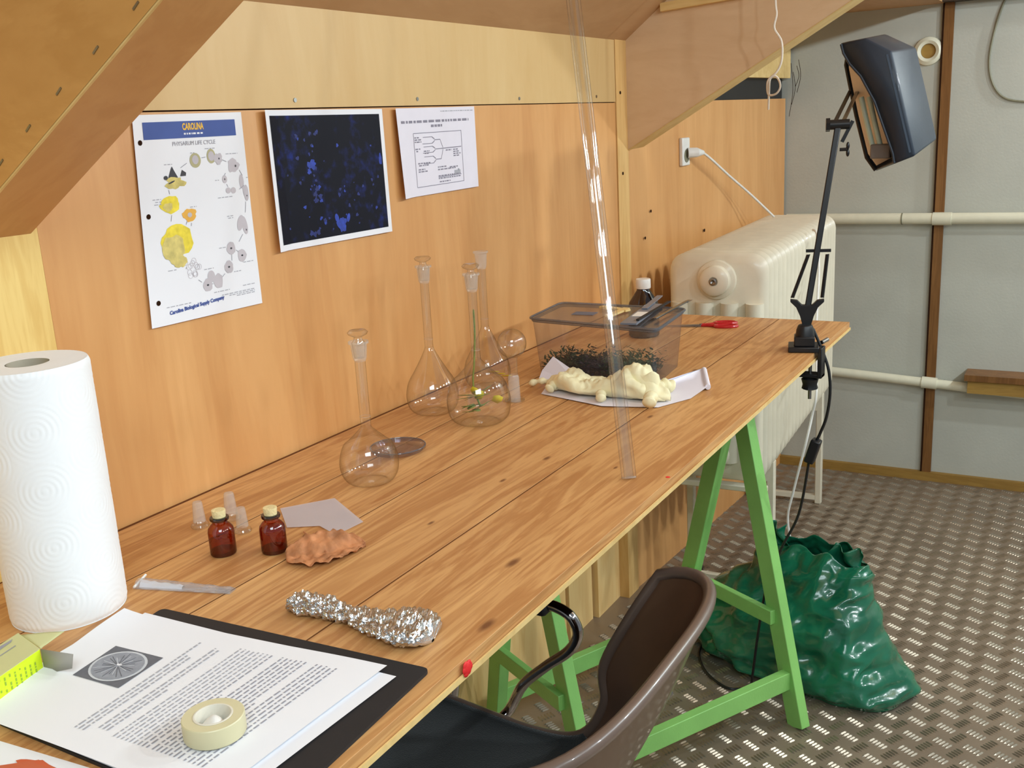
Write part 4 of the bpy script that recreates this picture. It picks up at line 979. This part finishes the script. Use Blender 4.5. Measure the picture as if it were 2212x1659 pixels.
# things on the lid
zl = zt_+0.0085
M_blade = pm('grey_blue_plastic', (110,116,128), 0.35, var=0.08)
t = thing('scalpel_packet', 'grey blue packet of scalpels with white label on the box lid', 'packet', (1.82,-0.36,zl))
def slab(mb, c, L, Wd, H, ang, tilt=0.0):
    mt = Matrix.Translation(c) @ Matrix.Rotation(ang,4,'Z') @ Matrix.Rotation(tilt,4,'Y')
    mb.box((-L/2,-Wd/2,0),(L/2,Wd/2,H), mat=mt)
m = MB(); slab(m,(1.815,-0.335,zl),0.205,0.032,0.004,math.radians(8)); m.build('sleeve', M_blade, t, bevel=0.0006)
m = MB(); slab(m,(1.80,-0.338,zl+0.0042),0.045,0.024,0.0006,math.radians(8)); m.build('paper_label', M_white, t, smooth=False)
m = MB(); slab(m,(1.835,-0.352,zl+0.0046),0.20,0.006,0.003,math.radians(4)); m.build('dark_edge', M_blackmat, t, smooth=False)
t = thing('scalpel', 'grey metal scalpel handle lying across the right side of the lid', 'tool', (1.86,-0.375,zl))
m = MB(); slab(m,(1.865,-0.377,zl+0.002),0.19,0.007,0.003,math.radians(2)); m.build('handle', M_steel, t, bevel=0.0006)
m = MB(); slab(m,(1.965,-0.3735,zl+0.002),0.03,0.010,0.001,math.radians(2)); m.build('blade', M_steel, t, smooth=False)
t = thing('plastic_strip', 'grey strip overhanging the back of the box lid', 'strip', (1.95,-0.33,zl))
m = MB(); slab(m,(1.925,-0.312,zl+0.0045),0.15,0.012,0.002,math.radians(10)); m.build('strip', M_blade, t, smooth=False)
t = thing('wooden_frame_scrap', 'pale wooden corner piece lying on the box lid', 'wood piece', (1.84,-0.27,zl))
m = MB(); slab(m,(1.855,-0.258,zl),0.075,0.014,0.004,math.radians(70)); m.build('long_strip', W_edge, t, smooth=False)
m = MB(); slab(m,(1.820,-0.280,zl),0.085,0.014,0.0038,math.radians(-2)); m.build('short_strip', W_edge, t, smooth=False)
t = thing('dark_label', 'dark blue grey rectangle sticking on the box lid near its left', 'label', (1.81,-0.205,zl-0.0015))
m = MB(); slab(m,(1.81,-0.212,zl-0.0020),0.030,0.046,0.0008,math.radians(5)); m.build('label', pm('slate_blue', (96,104,122), 0.5), t, smooth=False)

# amber bottle with white cap
t = thing('amber_bottle', 'brown glass bottle with white cap behind the clear box', 'bottle', (2.152,-0.197,TZ), wl=False)
k_ = 0.98
M_amb2 = glass('brown_bottle_glass', (0.22,0.085,0.03), (0.05,0.02,0.01), 1.2, 0.04)
MB().lathe([(0.0001,0.001),(0.033,0.001),(0.0355,0.004),(0.0355,0.068),(0.033,0.080),(0.022,0.097),(0.0150,0.108),(0.0145,0.116)], 40).build('glass_body', M_amb2, t)
MB().lathe([(0.0001,0.004),(0.0335,0.004),(0.0335,0.060),(0.0001,0.060)], 32).build('contents', M_bliq, t)
MB().lathe([(0.0165,0.112),(0.0172,0.113),(0.0172,0.132),(0.0160,0.134),(0.0001,0.1345)], 32).build('cap', M_white, t)

# scissors
t = thing('scissors', 'scissors with red plastic handles lying behind the box end', 'scissors', (2.30,-0.27,TZ))
sc = Vector((2.285,-0.288,TZ+0.004)); sd = Vector((0.030,-0.075,0)).normalized(); sn = Vector((-sd.y,sd.x,0))
for s_ in (1,-1):
    c0 = sc + sd*0.058 + sn*0.014*s_
    pts = [c0 + sd*0.026*math.cos(a*2*PI/24) + sn*0.0125*math.sin(a*2*PI/24) + Vector((0,0,0.001*s_)) for a in range(24)]
    h = MB().tube(pts, 0.0042, 10, closed=True); h.tube([sc+Vector((0,0,0.001*s_)), sc+sd*0.016+sn*0.003*s_, sc+sd*0.032+sn*0.010*s_],[0.003,0.004,0.004],10); h.build('handle', M_redp, t)
    m = MB(); b0 = sc+sn*0.002*s_; m.prism([tuple(b0+sn*0.005), tuple(b0-sn*0.005), tuple(sc-sd*0.085+sn*0.001*s_)], lambda p:(p[0],p[1],TZ+0.003+0.001*s_), lambda p:(p[0],p[1],TZ+0.0042+0.001*s_)); m.build('blade', M_steel, t, smooth=False)
MB().cyl((sc.x,sc.y,TZ+0.0055),0.0035,0.002,14).build('pivot_screw', M_steel, t)

# white sheet under the gloves
t = thing('white_wrapper_sheet', 'white sheet under the latex gloves with a folded up corner', 'paper', (1.66,-0.38,TZ))
W = [(1.607,-0.215),(1.565,-0.36),(1.592,-0.455),(1.665,-0.488),(1.726,-0.497),(1.80,-0.472),(1.860,-0.440),(1.740,-0.419),(1.690,-0.30),(1.690,-0.19)]
m = MB()
cc = (1.66,-0.36)
vs = [(cc[0],cc[1],TZ+0.002)]; n_ = 10; rings = 6
for r_ in range(1, rings+1):
    for i_, p in enumerate(W):
        f = r_/rings; x = cc[0]+(p[0]-cc[0])*f; y = cc[1]+(p[1]-cc[1])*f; z = TZ+0.0012+0.002*abs(fbm((x*20,y*20,2)))*f
        if i_ in (4,5,6): z += 0.006*f*f
        if i_ in (7,8): z += 0.012*f**3
        vs.append((x,y,z))
fs = [(0, 1+i, 1+(i+1)%n_) for i in range(n_)]
for r_ in range(rings-1):
    for i in range(n_): fs.append((1+r_*n_+i, 1+(r_+1)*n_+i, 1+(r_+1)*n_+(i+1)%n_, 1+r_*n_+(i+1)%n_))
m.add(vs, fs); m.build('sheet', M_paper2, t, ang=None)
m = MB(); m.add([(1.690,-0.165,TZ+0.004),(1.690,-0.250,TZ+0.004),(1.700,-0.245,TZ+0.022),(1.705,-0.192,TZ+0.050),(1.698,-0.170,TZ+0.022)],[(0,1,2,3,4)]); m.build('folded_corner', M_paper2, t, solid=0.0005, smooth=False)
m = MB().tube([(1.732,-0.497,TZ+0.0065),(1.856,-0.446,TZ+0.0065)],0.0052,14); m.build('rolled_end', M_paper2, t)

# latex gloves
t = thing('latex_gloves', 'crumpled cream latex gloves on the white sheet in front of the box', 'gloves', (1.62,-0.33,TZ))
ga = Vector((1.648,-0.205,TZ+0.003)); gb = Vector((1.622,-0.455,TZ+0.003)); gd = gb-ga; gn_ = Vector((-gd.y,gd.x,0)).normalized()
def glove(seed, wd0, ht0, offx, s0=0.0, s1=1.0):
    def f(u, v):
        a = 2*PI*u; s_ = s0+(s1-s0)*v
        env = math.sin(PI*(0.002+0.996*v))**0.42
        wd = (wd0+0.012*math.sin(s_*7+seed))*env; ht = (ht0+0.006*math.sin(s_*11+seed*2)+0.007*s_)*env
        c_ = ga + gd*s_ + gn_*(offx+0.006*math.sin(s_*8+seed))
        x = wd*math.cos(a); z = ht*(1+math.sin(a))/2*2
        n1_ = noise.noise(Vector((x*45+seed, s_*9, z*45)))*0.012; n2_ = (0.5-abs(noise.noise(Vector((x*70, s_*20+seed, z*60)))))*0.011
        return c_ + gn_*(x+n1_*math.cos(a)) + Vector((0,0,max(0.0006, z + (n1_+n2_)*max(0.2,math.sin(a)))))
    return f
MB().grid(glove(0.0,0.036,0.0150,0.0), 56, 90, closeu=True).build('palm', M_glove, t, ang=None)
MB().grid(glove(3.1,0.026,0.0175,0.016,0.55,1.03), 40, 50, closeu=True).build('cuff', M_glove, t, ang=None)
def finger(p, q, r, name='finger'):
    p = Vector(p); q = Vector(q); mid = (p+q)/2+Vector((0,0,0.004)); pts = smooth_pts([p,mid,q],7); n_ = len(pts)
    rs = [r*(0.85+0.25*math.sin(i*1.3))*(1 if i < n_-2 else (0.8 if i == n_-2 else 0.35)) for i in range(n_)]
    MB().tube(pts, rs, 14).build(name, M_glove, t, ang=None)
finger((1.655,-0.215,TZ+0.012),(1.650,-0.165,TZ+0.006),0.0065)
finger((1.63,-0.235,TZ+0.014),(1.604,-0.232,TZ+0.010),0.009)
finger((1.605,-0.34,TZ+0.012),(1.578,-0.352,TZ+0.009),0.009)
finger((1.60,-0.44,TZ+0.016),(1.567,-0.448,TZ+0.012),0.0115)
finger((1.66,-0.43,TZ+0.02),(1.69,-0.445,TZ+0.012),0.012)
MB().grid(lambda u, v: (1.640+0.022*math.cos(u*4.2+0.4)*(1-0.2*v), -0.415+0.030*math.sin(u*4.2+0.4)*(1-0.2*v), TZ+0.026+0.026*v+0.004*math.sin(u*17)), 30, 8).build('upturned_cuff', M_glove, t, ang=None, solid=0.0008)

# =================================================================== DESK LAMP
t = thing('desk_lamp', 'black clamp-on arm lamp with navy hood at the table corner', 'lamp', (2.105,-0.58,TZ))
bx, by = 2.105,-0.580
lat = Vector((0.26,-0.965,0))      # sideways direction of the bracket
m = MB(); m.box((bx-0.030,by-0.028,TZ+0.0005),(bx+0.030,by+0.034,TZ+0.012), 0.25); m.box((bx-0.022,by-0.020,TZ+0.012),(bx+0.020,by+0.022,TZ+0.032),0.25)
m.lathe([(0.020,0.03),(0.018,0.045),(0.014,0.055)],20,(bx,by,TZ),True,True); m.build('clamp_body', M_black, t, bevel=0.002)
m = MB(); m.box((bx-0.02,by-0.040,TZ-0.055),(bx+0.012,by-0.031,TZ+0.010)); m.box((bx-0.018,by-0.040,TZ-0.055),(bx+0.010,by+0.02,TZ-0.047)); m.build('clamp_jaw', M_black, t, bevel=0.0015)
m = MB().tube([(bx,by-0.012,TZ-0.105),(bx,by-0.012,TZ-0.025)],0.0038,10); m.build('clamp_screw', M_steel, t)
m = MB().lathe([(0.010,0),(0.017,0.003),(0.015,0.012),(0.018,0.024),(0.012,0.030)],10,(bx,by-0.012,TZ-0.085),True,True); m.build('clamp_knob', M_black, t)
m = MB().tube([(bx+0.02,by-0.030,TZ+0.014),(bx+0.045,by-0.036,TZ+0.016)],0.0045,12); m.build('chrome_pin', M_chrome, t)
ps = Vector((bx+0.012,by,TZ+0.050)); el = Vector((2.172,-0.622,1.308))
ad_ = (el-ps).normalized()
m = MB(); c0 = ps+Vector((0,0,0.0)); wv = lat
pf = [(-0.008,0.0),(0.008,0.0),(0.014,0.022),(0.022,0.040),(0.034,0.052),(0.034,0.057),(0.020,0.055),(0.010,0.045),(-0.010,0.045),(-0.020,0.055),(-0.034,0.057),(-0.034,0.052),(-0.022,0.040),(-0.014,0.022)]
th_ = Vector((0.965,0.26,0))*0.007
m.prism(pf, lambda p: tuple(c0+wv*p[0]+Vector((0,0,p[1]))-th_), lambda p: tuple(c0+wv*p[0]+Vector((0,0,p[1]))+th_)); m.build('pivot_bracket', M_black, t, bevel=0.001)
MB().bar(ps+Vector((0,0,0.03)), el, 0.0125, 0.0125, up=lat).build('lower_arm', M_black, t, bevel=0.002)
cbz = ps + ad_*0.158
MB().bar(cbz-lat*0.025, cbz+lat*0.025, 0.006, 0.006).build('spring_bar', M_black, t, smooth=False)
for s_ in (-1,1):
    a = ps+lat*0.030*s_+Vector((0.0,0,0.060)); b = cbz+lat*0.019*s_-ad_*0.008
    n_ = 60; pts = []
    for k in range(n_*6+1):
        f = k/(n_*6); p = a+(b-a)*f; an = k/6*2*PI
        pts.append(p + lat*0.0030*math.cos(an) + Vector((0.965,0.26,0))*0.0030*math.sin(an))
    MB().tube(pts, 0.0011, 5).build('spring', M_black, t)
# elbow and upper arm
m = MB().tube([el-lat*0.018,el+lat*0.022],0.010,16); m.tube([el-lat*0.024,el-lat*0.016],0.014,6); m.build('elbow_joint', M_black, t)
hb_ = Vector((2.384,-0.607,1.374))
for s_, mt_ in ((-1,M_black),(1,M_steel)):
    MB().bar(el+lat*0.008*s_+Vector((0,0,0.002)), hb_+lat*0.008*s_, 0.006, 0.006).build('upper_arm', mt_, t, smooth=False)
MB().bar(el-Vector((0,0,0.035))+lat*0.008, el+lat*0.028+Vector((0,0,0.006)), 0.007, 0.007).build('elbow_strut', M_black, t, smooth=False)
kn = el+lat*0.014-Vector((0.0,0,0.050))
m = MB().tube([kn-lat*0.010,kn+lat*0.004],0.0035,8); m.ball(tuple(kn+lat*0.006+Vector((0,0,0.007))),0.006,10,8,(0.6,0.6,1.3)); m.ball(tuple(kn+lat*0.006-Vector((0,0,0.007))),0.006,10,8,(0.6,0.6,1.3)); m.build('wing_knob', M_black, t)
# hood
Nn = [(2.24,-0.609,1.467),(2.24,-0.657,1.473),(2.24,-0.707,1.444),(2.24,-0.733,1.346),(2.24,-0.760,1.239),(2.24,-0.722,1.225),(2.24,-0.718,1.245),(2.24,-0.679,1.349),(2.24,-0.650,1.401),(2.24,-0.627,1.427),(2.24,-0.614,1.449)]
Ff = [(2.38,-0.596,1.478),(2.38,-0.670,1.486),(2.38,-0.732,1.453),(2.38,-0.756,1.362),(2.38,-0.781,1.266),(2.38,-0.660,1.203),(2.38,-0.640,1.231),(2.38,-0.615,1.322),(2.38,-0.601,1.382),(2.38,-0.590,1.431)]
hood = MB(); hood.add(Nn, [tuple(range(11))]); hood.add(Ff, [tuple(range(10))])
hood.add(Nn[:6]+Ff[:6], [(i,i+1,6+i+1,6+i) for i in range(5)])
import bmesh
ho = hood.build('hood', M_navy, t, smooth=True, ang=40, fixn=False)
bm_ = bmesh.new(); bm_.from_mesh(ho.data); bmesh.ops.remove_doubles(bm_, verts=bm_.verts[:], dist=0.0005); bmesh.ops.recalc_face_normals(bm_, faces=bm_.faces[:]); bm_.to_mesh(ho.data); bm_.free()
sm = ho.modifiers.new('solid','SOLIDIFY'); sm.thickness = 0.004; sm.offset = 0
bv = ho.modifiers.new('bevel','BEVEL'); bv.width = 0.0035; bv.segments = 2; bv.limit_method = 'ANGLE'; bv.angle_limit = math.radians(28)
ho.modifiers.move(1, 0)
inner = MB(); cF = Vector((2.38,-0.69,1.35))
inner.add([tuple(cF+(Vector(p)-cF)*0.93+Vector((-0.006,0,0))) for p in Ff], [tuple(range(10))]); inner.build('reflector', pm('beige_reflector', (244,232,214), 0.5), t, solid=0.001, fixn=False)
MB().tube([Vector(p) for p in (Ff[0],Ff[9],Ff[8],Ff[7],Ff[6],Ff[5])], 0.0048, 8).build('far_lip', M_black, t)
MB().tube([Vector(p) for p in (Nn[0],Nn[10],Nn[9],Nn[8],Nn[7],Nn[6],Nn[5])], 0.003, 8).build('near_lip', M_navy, t)
m = MB().bar((2.2385,-0.700,1.440),(2.2385,-0.752,1.245),0.002,0.004); m.build('ridge', pm('navy_highlight_ridge',(74,92,112),0.3), t, smooth=False)
m = MB(); 
for dy in (0.0,0.016): m.tube(smooth_pts([(2.30,-0.640-dy,1.36),(2.30,-0.655-dy,1.30),(2.30,-0.670-dy,1.245)]),0.0055,12)
m.build('fluorescent_tube', pm('pale_green_glass_tube',(196,214,196),0.3), t)
MB().box((2.285,-0.705,1.232),(2.315,-0.664,1.262)).build('lamp_holder', pm('grey_lamp_holder',(120,112,106),0.5), t, bevel=0.003)
# lamp cord + switch
cd = [(2.118,-0.593,0.894),(2.12,-0.612,0.85),(2.12,-0.627,0.806),(2.12,-0.631,0.756),(2.12,-0.625,0.704),(2.12,-0.613,0.667),(2.12,-0.605,0.648)]
MB().tube(smooth_pts(cd), 0.0032, 8).build('cord', M_black, t)
m = MB(); sw0 = Vector((2.12,-0.606,0.650)); sw1 = Vector((2.12,-0.590,0.598)); m.bar(sw0, sw1, 0.021, 0.026, up=(1,0,0)); m.build('inline_switch', M_black, t, bevel=0.003)
cd = [(2.12,-0.588,0.600),(2.12,-0.588,0.585),(2.12,-0.570,0.474),(2.115,-0.535,0.390),(2.11,-0.506,0.306),(2.105,-0.497,0.211),(2.12,-0.485,0.065),(2.14,-0.455,0.006),(2.114,-0.413,0.004),(2.154,-0.347,0.004),(2.229,-0.297,0.004),(2.32,-0.275,0.004),(2.5,-0.22,0.004),(2.8,-0.10,0.004)]
cd[5] = (2.075,-0.497,0.211); cd[6] = (2.085,-0.478,0.065)
MB().tube(smooth_pts(cd), 0.0030, 8).build('cord', M_black, t)

# =================================================================== GREEN BAG
t = thing('green_plastic_bag', 'crumpled green plastic bag standing on the floor behind the trestle', 'bag', (2.275,-0.535,0))
h = Vector((-0.30,-0.954,0)); dpt = Vector((0.954,-0.30,0)); bc = Vector((2.275,-0.535,0))
#   z, left extent, right extent (along h from the centre line), depth half
prof = [(0.000,-0.265,0.250,0.095),(0.02,-0.280,0.262,0.112),(0.06,-0.285,0.232,0.120),(0.11,-0.270,0.196,0.118),(0.16,-0.235,0.170,0.110),(0.205,-0.185,0.152,0.095),(0.235,-0.140,0.146,0.078),(0.265,-0.118,0.142,0.058),(0.290,-0.112,0.138,0.038),(0.308,-0.112,0.132,0.022)]
def bag(u, v):
    k = v*(len(prof)-1); i = min(int(k), len(prof)-2); f = k-i
    z, l, r_, d = [prof[i][q_]*(1-f)+prof[i+1][q_]*f for q_ in range(4)]
    a = 2*PI*u; c_ = (l+r_)/2; hw = (r_-l)/2
    ca_, sa_ = math.cos(a), math.sin(a)
    x = c_ + hw*(abs(ca_)**0.8)*(1 if ca_ > 0 else -1); y = d*(abs(sa_)**0.8)*(1 if sa_ > 0 else -1)
    P_ = Vector((x*7, y*7, z*5+2)); n_ = noise.noise(P_)*0.022
    rg = (0.5-abs(noise.noise(Vector((x*8+z*7, y*5, z*9-x*6)))))*0.034 + (0.5-abs(noise.noise(Vector((x*22-z*16, y*12, z*20+x*9)))))*0.020 + (0.4-abs(noise.noise(Vector((x*50, y*30, z*44)))))*0.006
    fall = min(1, z/0.03+0.3); out = Vector((ca_, sa_))
    x += (n_+rg)*out.x*fall; y += (n_+rg)*out.y*fall
    zz = z + (0.018*noise.noise(Vector((x*22, y*5, 9))) + (0.009*math.sin(x*24+1) if v > 0.85 else 0))*max(0, v-0.5)*2
    p = bc + h*x + dpt*y + dpt*0.06*v; return (p.x, p.y, max(0.0015, zz))
MB().grid(bag, 140, 80, closeu=True).build('bag_body', M_bag, t, ang=None, solid=0.0006)
MB().lathe([(0.0001,0.0012),(0.11,0.0012)],20,(bc.x,bc.y,0)).build('bag_bottom', M_bag, t)
def handle(cx, wd, z0_, z1_, ph):
    def f(u, v):
        x = cx + (u-0.5)*wd*(1-0.15*v) + 0.008*math.sin(v*6+ph); z = z0_+(z1_-z0_)*v + 0.006*math.sin(u*7+ph)
        p = bc + h*x + dpt*(0.055+0.012*math.sin(u*9+v*5+ph)-0.02*v); return (p.x,p.y,z)
    MB().grid(f, 16, 14).build('handle_flap', M_bag, t, ang=None, solid=0.0006)
handle(-0.085,0.055,0.27,0.350,0.0); handle(0.098,0.085,0.265,0.338,2.0)
# something pale brown showing through the bag: contents
# =================================================================== CHAIR
t = thing('office_chair', 'brown plastic shell chair with black seat and chrome armrest at table', 'chair', (0.93,-0.50,0))
xc = 0.930
side = [(-0.13,0.485,0.232),(-0.254,0.470,0.236),(-0.41,0.452,0.240),(-0.495,0.467,0.240),(-0.535,0.530,0.240),(-0.537,0.590,0.240),(-0.576,0.670,0.244),(-0.625,0.752,0.256)]
mid = [(-0.13,0.452),(-0.254,0.440),(-0.41,0.425),(-0.515,0.430),(-0.590,0.470),(-0.640,0.555),(-0.692,0.665),(-0.730,0.765)]
def shell(u, v, off=0.0):
    v = v*(1-0.03*abs(2*u-1)**10)
    k = v*(len(side)-1); i = min(int(k), len(side)-2); f = k-i
    def cr(L_, j):
        p0 = L_[max(i-1,0)][j]; p1 = L_[i][j]; p2 = L_[i+1][j]; p3 = L_[min(i+2,len(L_)-1)][j]
        return 0.5*((2*p1)+(p2-p0)*f+(2*p0-5*p1+4*p2-p3)*f*f+(3*p1-p0-3*p2+p3)*f**3)
    sy_, sz_, hw = cr(side,0), cr(side,1), cr(side,2); my, mz = cr(mid,0), cr(mid,1)
    x = (u-0.5)*2; w_ = abs(x)**3.0
    # widen back in the middle so that the wing wraps
    xx = math.sin(x*PI/2*0.93)/math.sin(PI/2*0.93)
    return Vector((xc + xx*hw, my+(sy_-my)*w_, mz+(sz_-mz)*w_+off))
MB().grid(lambda u, v: shell(u, v), 44, 60).build('shell', M_brownplastic, t, ang=None, solid=0.007, fixn=True)
edge = [shell(1.0, k/40) for k in range(41)] + [shell(1-k/30, 1.0) for k in range(1,31)] + [shell(0.0, 1-k/40) for k in range(1,41)]
MB().tube(edge, 0.0085, 10).build('rolled_rim', M_rim, t, ang=None)
MB().grid(lambda u, v: shell(0.03+0.94*u, 0.0+0.45*v, 0.009), 30, 26).build('seat_pad', M_fabric, t, ang=None, solid=0.014)
# chrome frame
arm = [(1.165,-0.325,0.425),(1.215,-0.343,0.439),(1.22,-0.371,0.491),(1.22,-0.414,0.534),(1.22,-0.455,0.570),(1.22,-0.471,0.601),(1.22,-0.462,0.626),(1.22,-0.439,0.638),(1.22,-0.405,0.640),(1.22,-0.30,0.640),(1.22,-0.26,0.62),(1.215,-0.24,0.44),(1.165,-0.24,0.425)]
MB().tube(smooth_pts(arm,8), 0.0085, 14).build('armrest_tube', M_chrome, t, ang=None)
arm2 = [(2*xc-a_[0],a_[1],a_[2]) for a_ in arm]
MB().tube(smooth_pts(arm2,8), 0.0085, 14).build('armrest_tube', M_chrome, t, ang=None)
for xx in (1.22, 2*xc-1.22):
    MB().bar((xx,-0.425,0.636),(xx,-0.27,0.636),0.034,0.022).build('armrest_pad', M_blackmat, t, bevel=0.006)
for (x0_, y0_, x1_, y1_) in ((1.09,-0.24,1.13,-0.19),(0.78,-0.24,0.74,-0.19),(1.09,-0.52,1.13,-0.62),(0.78,-0.52,0.74,-0.62)):
    MB().tube([(x0_,y0_,0.42),(x1_,y1_,0.001)],0.011,12).build('leg', M_chrome, t)
for y_ in (-0.24,-0.52):
    MB().tube([(0.78,y_,0.415),(1.09,y_,0.415)],0.010,12).build('cross_tube', M_chrome, t)
m = MB(); m.tube([(1.118,-0.648,0.60),(1.13,-0.650,0.60)],0.007,12); m.build('shell_bolt', M_steel, t)

# =================================================================== SUB-PARTS: pieces that belong to a part sit below that part
SUBS = {'sheet': ('header_bar','logo','logo_underline','title','print','punched_hole','arrows','caption','company_lettering','image','blue_specks','photo','text_line','orange_mark'),
        'hood': ('reflector','far_lip','near_lip','ridge','fluorescent_tube','lamp_holder'),
        'clamp_body': ('clamp_screw','clamp_knob','clamp_jaw','chrome_pin'), 'elbow_joint': ('wing_knob','elbow_strut'),
        'glass_body': ('lip','thick_base'), 'bulb_and_neck': ('mark_ring','ground_neck'), 'walls': ('rim',), 'lid': ('lid_rim',),
        'shell': ('rolled_rim','shell_bolt'), 'plate': ('socket_well',), 'carton_top': ('top_print','lid_flap'), 'carton_body': ('side_print','dust_flap'),
        'sleeve': ('paper_label','dark_edge'), 'towel_layers': ('top_face','bottom_face'), 'film_top': ('folded_edge',), 'tape_layers': ('core',),
        'palm': ('finger','upturned_cuff')}
def base(o): return o.name.split('.')[0]
for root in [o for o in C.objects if o.parent is None and o.type == 'EMPTY']:
    kids = list(root.children)
    for pn, names in SUBS.items():
        par = next((k for k in kids if base(k) == pn), None)
        if par is None: continue
        for k in kids:
            if base(k) in names and k is not par and not k.children: k.parent = par
